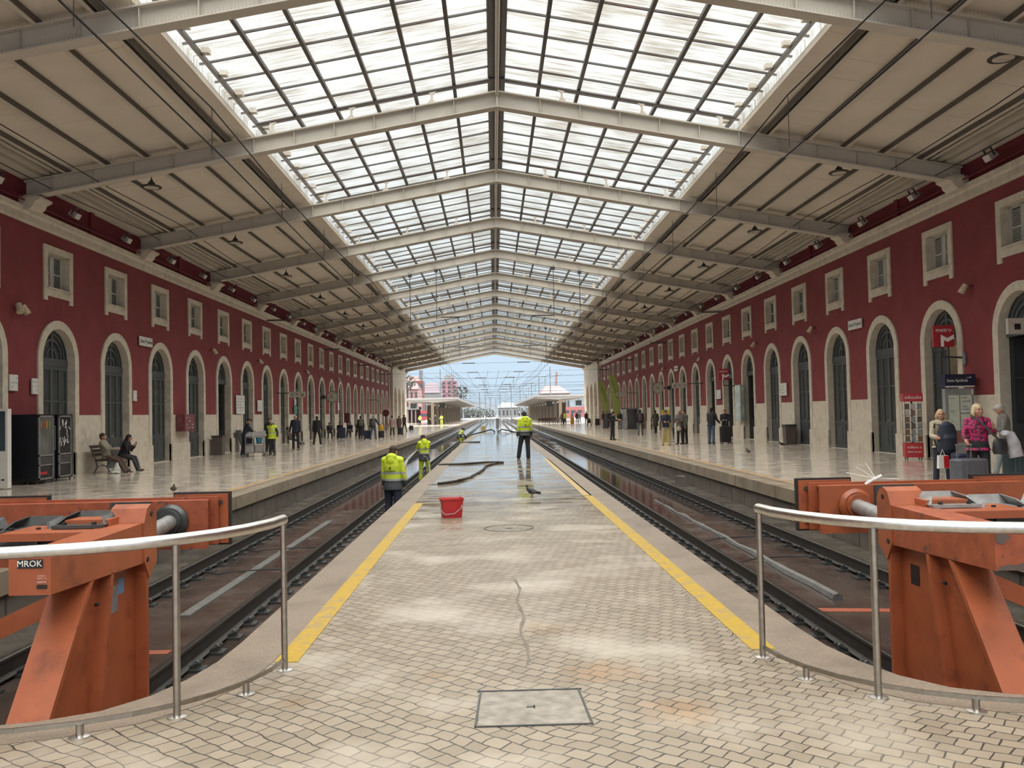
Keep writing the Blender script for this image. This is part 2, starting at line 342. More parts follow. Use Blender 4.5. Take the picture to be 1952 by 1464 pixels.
def skylight_panel():
    m, n, l, b = _nodes('corrugated_skylight_sheet')
    out = n['Material Output']
    tc = n.new('ShaderNodeTexCoord'); mp = n.new('ShaderNodeMapping'); mp.inputs['Scale'].default_value = (.45, 7.5, .45); l.new(tc.outputs['Object'], mp.inputs['Vector'])
    nz = n.new('ShaderNodeTexNoise'); nz.inputs['Scale'].default_value = 1.6; nz.inputs['Detail'].default_value = 6; nz.inputs['Roughness'].default_value = .7; l.new(mp.outputs[0], nz.inputs['Vector'])
    n2 = n.new('ShaderNodeTexNoise'); n2.inputs['Scale'].default_value = .55; n2.inputs['Detail'].default_value = 2; l.new(tc.outputs['Object'], n2.inputs['Vector'])
    ml = n.new('ShaderNodeMath'); ml.operation = 'MULTIPLY_ADD'; ml.inputs[1].default_value = .55; l.new(n2.outputs['Fac'], ml.inputs[0]); l.new(nz.outputs['Fac'], ml.inputs[2])
    rp = n.new('ShaderNodeValToRGB'); l.new(ml.outputs[0], rp.inputs[0])
    rp.color_ramp.elements[0].position = .70; rp.color_ramp.elements[0].color = (.60, .61, .60, 1)
    rp.color_ramp.elements[1].position = .96; rp.color_ramp.elements[1].color = (.30, .265, .215, 1)
    tr = n.new('ShaderNodeBsdfTransparent'); tl = n.new('ShaderNodeBsdfTranslucent'); mx = n.new('ShaderNodeMixShader'); mx.inputs[0].default_value = .06
    l.new(rp.outputs[0], tr.inputs['Color']); l.new(rp.outputs[0], tl.inputs['Color'])
    l.new(tr.outputs[0], mx.inputs[1]); l.new(tl.outputs[0], mx.inputs[2]); l.new(mx.outputs[0], out.inputs['Surface'])
    return m
M_SKYL = skylight_panel()
# ------------------------------------------------------------------ the setting
XL, XR, XC = -13.4, 13.94, .27
KL = .975
def ZL(h): return CAM_Z + (h - CAM_Z) * KL
Y_END, Y_WALL = 132.75, 114.5
SIDE_L, SIDE_R = -5.6, 6.1          # edges of the side platforms
BED = -.78

# floor of the concourse and the middle platform, granite kerb along the tracks
OUT_L = [(-5.62, 4.95), (-3.5, 4.95), (-2.95, 4.99), (-2.6, 5.07), (-2.32, 5.22), (-2.13, 5.48), (-2.02, 5.8), (-1.95, 6.2), (-1.93, 6.7), (-1.93, 60), (-1.35, 74), (-.4, 81)]
IN_L = [(-5.62, 4.62), (-3.5, 4.62), (-2.8, 4.68), (-2.35, 4.80), (-2.0, 5.0), (-1.77, 5.28), (-1.63, 5.62), (-1.56, 6.1), (-1.54, 6.7), (-1.54, 60), (-1.0, 73.5), (-.2, 80)]
MIR = .35
OUT_R = [(MIR - x, y) for x, y in OUT_L]; IN_R = [(MIR - x, y) for x, y in IN_L]
fl = MB()
poly = IN_L + list(reversed(IN_R)) + [(19, 4.62), (19, -6), (-19, -6), (-19, 4.62)]
n = len(IN_L)
for i in range(n - 1):
    fl.quad((*IN_L[i], 0), (*IN_R[i], 0), (*IN_R[i + 1], 0), (*IN_L[i + 1], 0))
fl.quad((-19, -6, 0), (19, -6, 0), (19, 4.62, 0), (-19, 4.62, 0))
tag(fl.build('floor', M_MOSAIC, smooth=0), 'cream mosaic stone paving of the middle platform and concourse', 'floor', kind='structure')
for nm, A, B, lab in (('left', OUT_L, IN_L, 'granite kerb along the left side of the middle platform'), ('right', OUT_R, IN_R, 'granite kerb along the right side of the middle platform')):
    k = MB()
    for i in range(len(A) - 1):
        a0, a1, b0, b1 = A[i], A[i + 1], B[i], B[i + 1]
        k.quad((*a0, .004), (*b0, .004), (*b1, .004), (*a1, .004)); k.quad((*a0, .004), (*a1, .004), (*a1, BED), (*a0, BED)); k.quad((*b0, .004), (*b0, -.05), (*b1, -.05), (*b1, .004))
    k.quad((*A[-1], .004), (*B[-1], .004), (*B[-1], BED), (*A[-1], BED))
    tag(k.build('trim_kerb_' + nm, M_GRANITE, smooth=0), lab, 'kerb', kind='structure')
k = MB(); k.box(-.4, .75, 80, 81, BED, .004)
tag(k.build('trim_platform_end', M_GRANITE, smooth=0), 'granite end of the middle platform', 'kerb', kind='structure')
# track bed, side platforms
b = MB(); b.quad((SIDE_L - .3, 4.9, BED), (SIDE_R + .3, 4.9, BED), (SIDE_R + .3, 420, BED), (SIDE_L - .3, 420, BED))
tag(b.build('floor_track_bed', M_BED, smooth=0), 'dark wet concrete bed of the two tracks', 'track bed', kind='structure')
for x0, x1, lab, nm in ((SIDE_L - .05, SIDE_L + .62, 'grey concrete margin beside the left track', 'left'), (SIDE_R - .52, SIDE_R + .05, 'grey concrete margin beside the right track', 'right')):
    b = MB(); b.box(x0, x1, 4.95, 140, BED - .05, BED + .07)
    tag(b.build('floor_margin_' + nm, M_BEDSIDE, smooth=0), lab, 'concrete margin', kind='structure')
for nm, xa, xb, z, sg, lab in (('left', -19, SIDE_L, ZL(-.02) - .015, 1, 'left'), ('right', SIDE_R, 19, -.02, -1, 'right')):
    e = SIDE_L if nm == 'left' else SIDE_R; ci = e - sg * .55
    f = MB(); lo, hi = (xa, ci) if sg > 0 else (ci, xb)
    f.box(lo, hi, 4.95, 330, z - .3, z)
    tag(f.build('floor_platform_' + nm, M_SIDEFLOOR, smooth=0), 'polished beige stone floor of the %s platform' % lab, 'platform', kind='structure')
    c = MB(); lo, hi = min(e, ci), max(e, ci)
    c.box(lo, hi, 4.95, 330, z - .27, z)
    tag(c.build('trim_coping_' + nm, M_COPING, smooth=0), 'stone edge of the %s platform' % lab, 'platform edge', kind='structure')
    w = MB(); lo, hi = sorted((e - sg * .07, e - sg * .3)); w.box(lo, hi, 4.95, 330, BED - .05, z - .27)
    tag(w.build('wall_platform_' + nm, M_EDGEWALL, smooth=0), 'dark block wall under the edge of the %s platform' % lab, 'platform wall', kind='structure')
    o = MB(); lo, hi = sorted((ci - sg * .02, ci - sg * .13)); o.box(lo, hi, 5.2, 125, z - .01, z + .004)
    tag(o.build('platform_safety_line', M_OLINE, smooth=0), 'worn orange line along the edge of the %s platform' % lab, 'safety line')
Z_L, Z_R = ZL(-.02) - .015, -.02
# yellow lines of the middle platform
y = MB(); y.box(-1.545, -1.385, 6.15, 16.9, -.01, .005)
tag(y.build('platform_safety_line', M_YELLOW, smooth=0), 'bright yellow line on the left side of the middle platform', 'safety line')
y = MB(); y.box(1.755, 1.925, 6.15, 17.6, -.01, .005)
tag(y.build('platform_safety_line', M_YELLOW, smooth=0), 'bright yellow line on the right side of the middle platform', 'safety line')
for x0, x1, a in ((1.755, 1.925, 'right'),):
    y = MB(); y.box(x0, x1, 17.7, 32, -.01, .004)
    tag(y.build('platform_safety_line', M_YELLOW2, smooth=0), 'worn far stretch of the line on the %s of the middle platform' % a, 'safety line')

# ------------------------------------------------------------------ side walls
def arch_pts(r, zs, n=18):
    return [(-r * math.cos(PI * i / n), zs + r * math.sin(PI * i / n)) for i in range(n + 1)]
HW, SPR = 1.10, 3.66
def wall_bays(mb, centers, y0, y1, top):
    """wall in the local plane x=0 with an arched and a square opening per bay"""
    def rect(ya, yb, za, zb): mb.quad((0, ya, za), (0, yb, za), (0, yb, zb), (0, ya, zb))
    edges = [y0] + [(a + b_) / 2 for a, b_ in zip(centers, centers[1:])] + [y1]
    for c, ya, yb in zip(centers, edges, edges[1:]):
        mb.m = 0
        rect(ya, c - HW, -.1, SPR); rect(c + HW, yb, -.1, SPR)
        P = arch_pts(HW, SPR); zt = 5.3; n = len(P)
        mb.quad((0, ya, SPR), (0, c - HW, SPR), (0, c - HW, zt), (0, ya, zt)); mb.quad((0, c + HW, SPR), (0, yb, SPR), (0, yb, zt), (0, c + HW, zt))
        for (p, q), (r_, t) in zip(P, P[1:]): mb.quad((0, c + p, q), (0, c + r_, t), (0, c + r_, zt), (0, c + p, zt))
        w = .78
        rect(ya, yb, zt, 5.80); rect(ya, c - w, 5.80, 7.08); rect(c + w, yb, 5.80, 7.08); rect(ya, yb, 7.08, 8.0)
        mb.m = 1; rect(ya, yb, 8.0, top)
CL = [27.4 + 4.155 * k for k in range(-2, 21)]
CR = [22.9 + 4.155 * k for k in range(-1, 22)]
sides = {}
for nm, C_, X, rz, k in (('left', CL, XL, 0, KL), ('right', CR, XR, PI, 1.0)):
    root = thing('wall_' + nm, 'long oxblood red wall on the %s of the hall' % nm, 'wall', (X, 0, CAM_Z * (1 - k)), 0, kind='structure')
    root.scale = (1 if nm == 'left' else -1, 1, k); sides[nm] = root
    m = MB(); wall_bays(m, C_, C_[0] - 2.0775, Y_WALL, 9.25)
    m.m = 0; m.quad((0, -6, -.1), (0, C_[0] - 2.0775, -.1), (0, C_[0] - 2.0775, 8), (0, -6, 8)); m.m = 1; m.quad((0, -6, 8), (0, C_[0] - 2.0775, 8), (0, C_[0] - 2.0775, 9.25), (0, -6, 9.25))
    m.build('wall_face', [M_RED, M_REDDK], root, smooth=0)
    # stone wainscot, plinth, cornice
    t = MB()
    for a, b_ in zip([C_[0] - 4.155] + C_, C_ + [C_[-1] + 4.155]):
        t.box(-.02, .03, a + 1.25, b_ - 1.25, -.05, 1.92)
    t.build('wainscot', M_STONE, root, smooth=0)
    t = MB()
    for a, b_ in zip([C_[0] - 4.155] + C_, C_ + [C_[-1] + 4.155]):
        t.box(-.02, .10, a + 1.0, b_ - 1.0, -.05, .70)
    t.build('plinth', M_STONE, root, smooth=0)
    t = MB(); t.prism([(-.02, 7.60), (.05, 7.60), (.07, 7.68), (.07, 7.86), (.12, 7.92), (.15, 8.06), (-.02, 8.06)], 'y', -6, Y_WALL + .2)
    t.build('cornice', M_STONE, root, smooth=0)
    t = MB(); t.tube([(.16, -6, 8.2), (.16, Y_WALL, 8.2)], .025, 6); t.tube([(.10, -6, 8.32), (.10, Y_WALL, 8.32)], .02, 6)
    t.build('conduit', M_REDDK, root)
    t = MB()
    for j in range(-1, 11):
        yy = 25.5 + 8.25 * j + 4.1; t.box(0, .10, yy - .12, yy + .12, 8.1, 8.95)
    t.build('pilaster_strip', M_REDDK, root, smooth=0)
    # white stone pavilion at the open end: three tall arches
    e = MB(); cs = [Y_WALL + 2.9 + 5.0 * j for j in range(3)]
    edges = [Y_WALL] + [(a + b_) / 2 for a, b_ in zip(cs, cs[1:])] + [Y_END - .6]
    for c, ya, yb in zip(cs, edges, edges[1:]):
        x = .35
        P = [(-1.7, -.1)] + arch_pts(1.7, 3.9, 14) + [(1.7, -.1)]
        for (p, q), (r_, s_) in zip(P, P[1:]):
            e.quad((x, c + p, q), (x, c + r_, s_), (-.6, c + r_, s_), (-.6, c + p, q))
            if p != r_: e.quad((x, c + p, q), (x, c + r_, s_), (x, c + r_, 7.9), (x, c + p, 7.9))
        e.quad((x, ya, -.1), (x, c - 1.7, -.1), (x, c - 1.7, 7.9), (x, ya, 7.9)); e.quad((x, c + 1.7, -.1), (x, yb, -.1), (x, yb, 7.9), (x, c + 1.7, 7.9))
    e.box(-.9, -.6, Y_WALL, Y_END - .6, -.1, 7.9); e.box(-.9, .35, Y_WALL - .02, Y_WALL, -.1, 8.1); e.box(-.9, .35, Y_END - .62, Y_END - .6, -.1, 8.1); e.box(-.9, .45, Y_WALL, Y_END - .6, 7.9, 8.2); e.box(-.9, -.02, Y_WALL, Y_END, 8.2, 9.3)
    e.build('end_pavilion', M_STONE, root, smooth=30)
    d = MB(); d.tube([(.12, Y_WALL - 2.1, 0), (.12, Y_WALL - 2.1, 8)], .07, 8); d.build('drainpipe', M_WHITE, root)

# ---- an arched door, built facing +x, its middle at y = 0
def ring_part(mb, ri, ro, zs, xb, xf, z0=0.0, n=18):
    A = [(-ri, z0)] + arch_pts(ri, zs, n) + [(ri, z0)]; B = [(-ro, z0)] + arch_pts(ro, zs, n) + [(ro, z0)]
    for (a, b_), (c, d) in zip(zip(A, A[1:]), zip(B, B[1:])):
        mb.quad((xf, *a), (xf, *b_), (xf, *d), (xf, *c)); mb.quad((xf, *a), (xb, *a), (xb, *b_), (xf, *b_)); mb.quad((xf, *c), (xf, *d), (xb, *d), (xb, *c))
def leaf_mesh(s):
    """one leaf from the meeting line (y=0) to its hinge (y = s)"""
    f = MB(); sg = 1 if s > 0 else -1
    def bx(a, b_, z0, z1, x0=-.045, x1=0): f.box(x0, x1, min(a * sg, b_ * sg), max(a * sg, b_ * sg), z0, z1)
    bx(0, .09, 0, 3.5); bx(.90, 1.0, 0, 3.5); bx(.09, .9, 0, .16); bx(.09, .9, .98, 1.12); bx(.09, .9, 3.38, 3.5); bx(.45, .54, 1.12, 3.38); bx(.09, .9, 2.36, 2.41)
    bx(.09, .9, .16, .98, -.04, -.02); bx(.2, .8, .28, .86, -.03, -.006)
    g = MB(); g.box(-.035, -.03, min(.05 * sg, .95 * sg), max(.05 * sg, .95 * sg), 1.05, 3.45)
    return f.mesh('leaf', M_DOOR, 0), g.mesh('pane', M_DGLASS, 0)
LEAF = {s: leaf_mesh(s) for s in (-1, 1)}
_s = MB(); ring_part(_s, 1.0, 1.265, SPR, -.26, .05); SURR = _s.mesh('surround', M_STONE, 40)
_s = MB(); _s.box(-.30, .0, -1.0, 1.0, -.06, .012); THRESH = _s.mesh('threshold', M_STONE, 0)
_s = MB(); _s.box(-.06, .02, -1.0, 1.0, 3.5, 3.74); TRANS = _s.mesh('transom', M_DOOR, 0)
_s = MB()
ring_part(_s, .93, 1.0, 3.74, -.05, 0, 3.74, 14); ring_part(_s, .74, .81, 3.74, -.05, .01, 3.74, 14); ring_part(_s, .55, .62, 3.74, -.05, .02, 3.74, 14); ring_part(_s, .28, .34, 3.74, -.05, 0, 3.74, 10); _s.box(-.05, .02, -.05, .05, 3.74, 4.66)
FAN = _s.mesh('fanlight', M_DOOR, 40)
_s = MB(); _p = arch_pts(.97, 3.72, 14); _s.prism(_p, 'x', -.04, -.03); FANG = _s.mesh('pane', M_DGLASS, 0)
_s = MB(); _s.lathe((0, 0, 0), [(.012, 0), (.012, .05), (.03, .055), (.03, .085), (.01, .09)], 10, 'x'); KNOB = _s.mesh('handle', M_INOX, 30)
mat('dark_room', (.035, .033, .03), .8)
def make_door(name, kind='shut'):
    t = thing(name, None, 'door', kind='structure')
    put('surround', SURR, t); put('threshold', THRESH, t)
    put('transom', TRANS, t, (-.2, 0, 0)); fn = put('fanlight', FAN, t, (-.2, 0, 0)); put('pane', FANG, fn)
    for s in (-1, 1):
        f, g = LEAF[s]
        if kind == 'open' or (kind == 'half' and s == 1):
            R_ = Matrix.Rotation(-s * rad(86), 3, 'Z'); lf = put('leaf', f, t, Vector((-.28, s * 1.0, 0)) - R_ @ Vector((0, s * 1.0, 0)), -s * rad(86)); put('pane', g, lf)
        else:
            lf = put('leaf', f, t, (-.2, 0, 0)); put('pane', g, lf); put('handle', KNOB, lf, (0, s * .07, 1.16))
    if kind != 'shut':
        r = MB(); a, b_, z0, z1, x0, x1 = -1.35, 1.35, -.01, 4.75, -2.4, -.27
        r.quad((x0, a, z0), (x0, b_, z0), (x0, b_, z1), (x0, a, z1)); r.quad((x0, a, z0), (x1, a, z0), (x1, a, z1), (x0, a, z1)); r.quad((x0, b_, z0), (x1, b_, z0), (x1, b_, z1), (x0, b_, z1)); r.quad((x0, a, z1), (x1, a, z1), (x1, b_, z1), (x0, b_, z1)); r.quad((x0, a, z0), (x1, a, z0), (x1, b_, z0), (x0, b_, z0))
        r.build('recess', mat('shop_wall', (.34, .30, .24), .7) if kind == 'half' else MATS['dark_room'], t, smooth=0, fix=False)
        if kind == 'half':
            lp = MB(); lp.box(-1.6, -1.0, -.9, .9, 4.2, 4.26); lp.build('added_shop_lamp', emit('added_shop_lamp', (1, .86, .66), 2.2), t, smooth=0)  # unseen glowing panel, added so the shelves are lit
            sh = MB()
            for z in (.5, 1.1, 1.7, 2.3): sh.box(-1.3, -.9, .1, 1.3, z, z + .05)
            sh.build('shelf', MATS['white_window_frame'], t, smooth=0)
            bk = MB(); x = .12
            for z in (.55, 1.15, 1.75):
                x = .12
                while x < 1.2:
                    w = random.uniform(.03, .07); bk.box(-1.25, -1.0, x, x + w, z, z + random.uniform(.2, .34)); x += w + .012
            bk.build('shelf_stock', mat('shelf_stock', (.2, .15, .1), .6, var=.5, scale=12), t, smooth=0)
    return t
def side_place(o, nm, yy, h=0):
    if nm == 'left': o.location = (XL, yy, ZL(-.02 + h)); o.scale = (1, 1, KL)
    else: o.location = (XR, yy, -.02 + h); o.scale = (1, 1, 1); o.rotation_euler.z = PI
open_r = {1: 'open', 2: 'half', 7: 'open', 8: 'open', 9: 'open'}; open_l = {6: 'open'}
num = 0
for nm, C_, op in (('left', CL, open_l), ('right', CR, open_r)):
    for i, yy in enumerate(C_):
        num += 1; d = make_door('door_%d' % num, op.get(i, 'shut')); side_place(d, nm, yy)
        d['label'] = '%s arched %s doorway in the %s wall counting from the near end' % (ORD[i], {'shut': 'shut slate grey', 'open': 'open', 'half': 'half open shop'}[op.get(i, 'shut')], nm)

# ---- a square upper window, facing +x
def win_meshes():
    s = MB(); w, iw, z0, z1, a, b_ = .90, .67, 5.62, 7.2, 5.90, 7.0
    for (y0, y1, za, zb) in ((-w, -iw, 5.62, z1), (iw, w, 5.62, z1), (-iw, iw, b_, z1), (-iw, iw, z0, a)): s.box(-.24, .05, y0, y1, za, zb)
    s.box(-.05, .05, -w, -w + .2, 5.48, z0); s.box(-.05, .05, w - .2, w, 5.48, z0)
    s.box(-.02, .09, -.72, .72, a - .05, a)
    sur = s.mesh('surround', M_STONE, 0)
    fr = MB()
    for (y0, y1, za, zb) in ((-iw, -iw + .07, a, b_), (iw - .07, iw, a, b_), (-iw, iw, b_ - .07, b_), (-iw, iw, a, a + .07), (-.07, .07, a, b_)): fr.box(-.06, 0, y0, y1, za, zb)
    frm = fr.mesh('window_frame', M_WFRAME, 0)
    mu = MB()
    for s_ in (-1, 1):
        y0, y1 = sorted((s_ * .07, s_ * .60)); mu.box(-.04, .005, y0, y1, 6.38, 6.42)
        for ya, yb in ((y0, y0 + .05), (y1 - .05, y1)): mu.box(-.04, .01, ya, yb, a + .07, b_ - .07)
    sash = mu.mesh('sash', M_WFRAME, 0)
    gl = MB(); gl.box(-.03, -.025, -iw + .03, iw - .03, a + .03, b_ - .03); pane = gl.mesh('pane', mat('window_glass', (.10, .11, .11), .08, var=.3, scale=2), 0)
    lv = MB()
    for s_ in (-1, 1):
        y0, y1 = sorted((s_ * .10, s_ * .57))
        for j in range(17):
            z = a + .12 + j * .053; lv.add([(-.035, y0, z), (-.035, y1, z), (0, y1, z - .035), (0, y0, z - .035), (-.035, y0, z + .012), (-.035, y1, z + .012), (0, y1, z - .023), (0, y0, z - .023)], [(0, 1, 2, 3), (7, 6, 5, 4), (0, 3, 7, 4), (1, 5, 6, 2), (3, 2, 6, 7), (0, 4, 5, 1)])
    louv = lv.mesh('louvres', M_WFRAME, 0)
    return sur, frm, sash, pane, louv
WIN = win_meshes(); num = 0
for nm, C_ in (('left', CL), ('right', CR)):
    for i, yy in enumerate(C_):
        num += 1; lou = nm == 'right' and i in (0, 1, 2, 3, 4)
        t = thing('window_%d' % num, '%s small square %s window in the %s wall counting from the near end' % (ORD[i], 'shuttered' if lou else 'upper', nm), 'window', kind='structure')
        put('surround', WIN[0], t); f = put('window_frame', WIN[1], t, (-.19, 0, 0)); put('sash', WIN[2], f); put('pane', WIN[3], f)
        if lou: put('louvres', WIN[4], f)
        side_place(t, nm, yy, .02)

# ------------------------------------------------------------------ roof
def zbot(x): return 10.60 - .18 * abs(x - XC)
def ztop(x): return zbot(x) + .49
FR = [25.5 + 8.25 * k for k in range(-3, 14)]
def half_beam(mb, sg, xe):
    x0, x1 = XC, xe
    for lo, hi, hw in ((0, .035, .17), (.035, .455, .015), (.455, .49, .15)):
        mb.hexa([(x0, -hw, zbot(x0) + lo), (x1, -hw, zbot(x1) + lo), (x1, hw, zbot(x1) + lo), (x0, hw, zbot(x0) + lo)][::sg], [(x0, -hw, zbot(x0) + hi), (x1, -hw, zbot(x1) + hi), (x1, hw, zbot(x1) + hi), (x0, hw, zbot(x0) + hi)][::sg])
bm_ = MB(); half_beam(bm_, 1, XR - .05); half_beam(bm_, -1, XL + .05)
for j in range(1, 12):
    for sg in (-1, 1):
        x = XC + sg * (j * 1.16 + .1)
        if abs(x) < 13: bm_.box(x - .008, x + .008, -.13, .13, zbot(x) + .05, ztop(x) - .05)
bm_.box(XC - .02, XC + .02, -.16, .16, zbot(XC) - .02, ztop(XC)); BEAM = bm_.mesh('roof_beam', M_CREAM, 0)
sp = MB()
for sg, xe in ((1, 13.2), (-1, 13.0)):
    x = .3
    while x < xe:
        xx = XC + sg * x
        for hh, yy in ((zbot(xx) + .035, -.155), (ztop(xx), -.13)):
            if hh < ztop(xx) or x > .4:
                a = random.uniform(-.015, .015); h_ = random.uniform(.09, .15)
                sp.add([(xx - .0025, yy, hh), (xx + .0025, yy, hh), (xx + a, yy - .02, hh + h_)], [(0, 1, 2)])
        x += .075
SPIKE = sp.mesh('bird_spikes', M_DKIRON, 0, fix=False)
br = MB()
for sg in (-1, 1):
    for xo in (1.9, 4.25, 6.55):
        x = XC + sg * xo; z = ztop(x)
        br.prism([(x - .16, z), (x + .16, z), (x + .03, z + .14), (x + .03, z + .28), (x + .13, z + .38), (x - .13, z + .38), (x - .03, z + .28), (x - .03, z + .14)], 'y', -.03, .03)
BRK = br.mesh('skylight_bracket', M_CREAM, 0)
tb = MB()
for sg in (-1, 1): tb.tube([(XC, 0, ztop(XC) + .40), (XC + sg * 7.0, 0, ztop(XC + 7.0) + .40)], .055, 8)
TUBE = tb.mesh('cross_tube', M_DKST)
for i, yy in enumerate(FR):
    b = put('roof_beam', BEAM, None, (0, yy, 0)); tag(b, '%s cream steel portal beam across the roof counting from the near end' % ORD[i], 'beam', kind='structure')
    if i < 9: tag(put('bird_spikes', SPIKE, b), kind='stuff')
    put('skylight_bracket', BRK, b); put('cross_tube', TUBE, b)
Y0R = -6
pu = 0
for sg, nm in ((-1, 'left'), (1, 'right')):
    m = MB()
    for j in range(5):
        xo = 7.95 + 1.13 * j; x = XC + sg * xo; z = ztop(x); w = .045
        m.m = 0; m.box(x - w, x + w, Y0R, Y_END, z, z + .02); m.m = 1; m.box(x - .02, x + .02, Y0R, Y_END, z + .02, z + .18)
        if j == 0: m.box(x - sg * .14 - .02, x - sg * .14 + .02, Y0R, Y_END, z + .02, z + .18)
    tag(m.build('roof_purlin', [M_GREYST, mat('purlin_web_shaded', (.13, .115, .10), .6)], smooth=0), 'grey steel purlins under the solid panels of the %s roof slope' % nm, 'purlin', kind='structure')  # dark web colour paints in the shadow on the purlin sides
    m = MB(); x1, x2 = XC + sg * 7.25, XC + sg * 13.9
    m.hexa([(x1, Y0R, ztop(x1) + .18), (x2, Y0R, ztop(x2) + .18), (x2, Y_END, ztop(x2) + .18), (x1, Y_END, ztop(x1) + .18)][::sg], [(x1, Y0R, ztop(x1) + .28), (x2, Y0R, ztop(x2) + .28), (x2, Y_END, ztop(x2) + .28), (x1, Y_END, ztop(x1) + .28)][::sg])
    m.box(min(x1, x1 - sg * .04), max(x1, x1 - sg * .04), Y0R, Y_END, ztop(x1) + .15, ztop(x1) + .31)
    tag(m.build('ceiling_' + nm, M_CEIL, smooth=0), 'beige panelled ceiling of the %s roof slope' % nm, 'ceiling', kind='structure')
    # panel joints across the slope
    m = MB(); yy = Y0R + .4
    while yy < 100:
        for xa, xb in ((7.3, 7.95), (7.95, 9.08), (10.2, 11.3), (11.3, 12.5)):
            if random.random() < .55:
                a_, c_ = XC + sg * xa, XC + sg * xb; m.bar((a_, yy, ztop(a_) + .178), (c_, yy, ztop(c_) + .178), .012, .006)
        yy += 1.12 if yy < 60 else 2.24
    tag(m.build('ceiling_joint_' + nm, M_GREYST, smooth=0), 'thin joint strips of the %s ceiling panels' % nm, 'ceiling joint', kind='structure')
    # eaves gutter
    m = MB(); x1 = XC + sg * 12.75; x2 = XC + sg * 13.45
    m.tube([(x1, Y0R, ztop(x1) + .10), (x1, Y_END, ztop(x1) + .10)], .05, 6); m.bar((x1 + sg * .25, Y0R, ztop(x1) + .07), (x1 + sg * .25, Y_END, ztop(x1) + .07), .18, .10)
    m.hexa([(x1 + sg * .4, Y0R, ztop(x1) - .05), (x2 + sg * .2, Y0R, ztop(x1) - .12), (x2 + sg * .2, Y_END, ztop(x1) - .12), (x1 + sg * .4, Y_END, ztop(x1) - .05)][::sg], [(x1 + sg * .4, Y0R, ztop(x1) + .1), (x2 + sg * .2, Y0R, ztop(x1) + .1), (x2 + sg * .2, Y_END, ztop(x1) + .1), (x1 + sg * .4, Y_END, ztop(x1) + .1)][::sg])
    tag(m.build('trim_gutter_' + nm, M_CREAM), 'cream eaves gutter along the %s wall' % nm, 'gutter', kind='structure')
    # skylight: rails, bars and sheets, one unit per bay
    m = MB()
    for j in range(6):
        x = XC + sg * (1.25 + 1.16 * j); z = ztop(x) + .455
        m.box(x - .05, x + .05, Y0R, Y_END - .1, z, z + .10)
    tag(m.build('skylight_rail', M_DKST, smooth=0), 'dark steel rails carrying the %s half of the skylight' % nm, 'skylight rail', kind='structure')
    xa, xb = XC + sg * .2, XC + sg * 7.28; zo = .60
    for i in range(-1, len(FR) - 1):
        ya = Y0R if i < 0 else FR[i]; yb = FR[i + 1]
        t = thing('skylight_bay', '%s bay of translucent roof glazing on the %s slope counting from the near end' % (ORD[i + 1], nm), 'skylight', (0, ya, 0), kind='structure')
        g = MB(); L = yb - ya
        g.quad((xa, 0, ztop(xa) + zo), (xb, 0, ztop(xb) + zo), (xb, L, ztop(xb) + zo), (xa, L, ztop(xa) + zo)); g.quad((xb, 0, ztop(xb) + zo), (xb, L, ztop(xb) + zo), (xb, L, ztop(xb) + .30), (xb, 0, ztop(xb) + .30)); g.build('glazing_sheet', M_SKYL, t, smooth=0)
        bb = MB(); nb = 7
        for j in range(nb):
            yy = L * (j + .5) / nb; bb.bar((xa, yy, ztop(xa) + zo - .03), (xb, yy, ztop(xb) + zo - .03), .05, .05)
        bb.bar((xa, L * .24, ztop(xa) + zo - .03), (xb, L * .24, ztop(xb) + zo - .03), .02, .02)
        bb.build('glazing_bars', M_DKST, t, smooth=0)
        cl = MB(); x = XC + sg * 6.9; z = ztop(x) + .45
        for j in range(6): cl.box(x - .09, x + .09, L * (j + .5) / 6 - .10, L * (j + .5) / 6 + .10, z + .02, z + .14)
        cl.build('rail_clip', M_CREAM, t, smooth=0)
m = MB(); m.box(XC - .24, XC - .12, Y0R, Y_END - .1, ztop(XC) + .42, ztop(XC) + .60); m.box(XC + .12, XC + .24, Y0R, Y_END - .1, ztop(XC) + .42, ztop(XC) + .60); m.box(XC - .26, XC + .26, Y0R, Y_END - .1, ztop(XC) + .60, ztop(XC) + .66)
tag(m.build('roof_ridge', M_DKST, smooth=0), 'dark ridge beam of the skylight', 'ridge beam', kind='structure')
m = MB(); m.tube([(XC, Y0R, zbot(XC) + .38), (XC, Y_END, zbot(XC) + .38)], .05, 8)
tag(m.build('trim_ridge_conduit', M_CREAM), 'cream conduit under the roof ridge', 'conduit', kind='structure')

# corbels under the beam ends
co = MB(); co.prism([(-.02, 7.95), (.30, 7.95), (.42, 8.05), (.46, 8.16), (.62, 8.24), (.62, 8.30), (-.02, 8.30)], 'y', -.34, .34)
co.box(.0, .50, -.30, .30, 8.30, 8.36); CORB = co.mesh('corbel', M_STONE, 0)
for nm in ('left', 'right'):
    for i, yy in enumerate(FR):
        c = put('corbel', CORB); side_place(c, nm, yy, .02)
        tag(c, '%s stone corbel on the %s wall counting from the near end' % (ORD[i], nm), 'corbel', kind='structure')
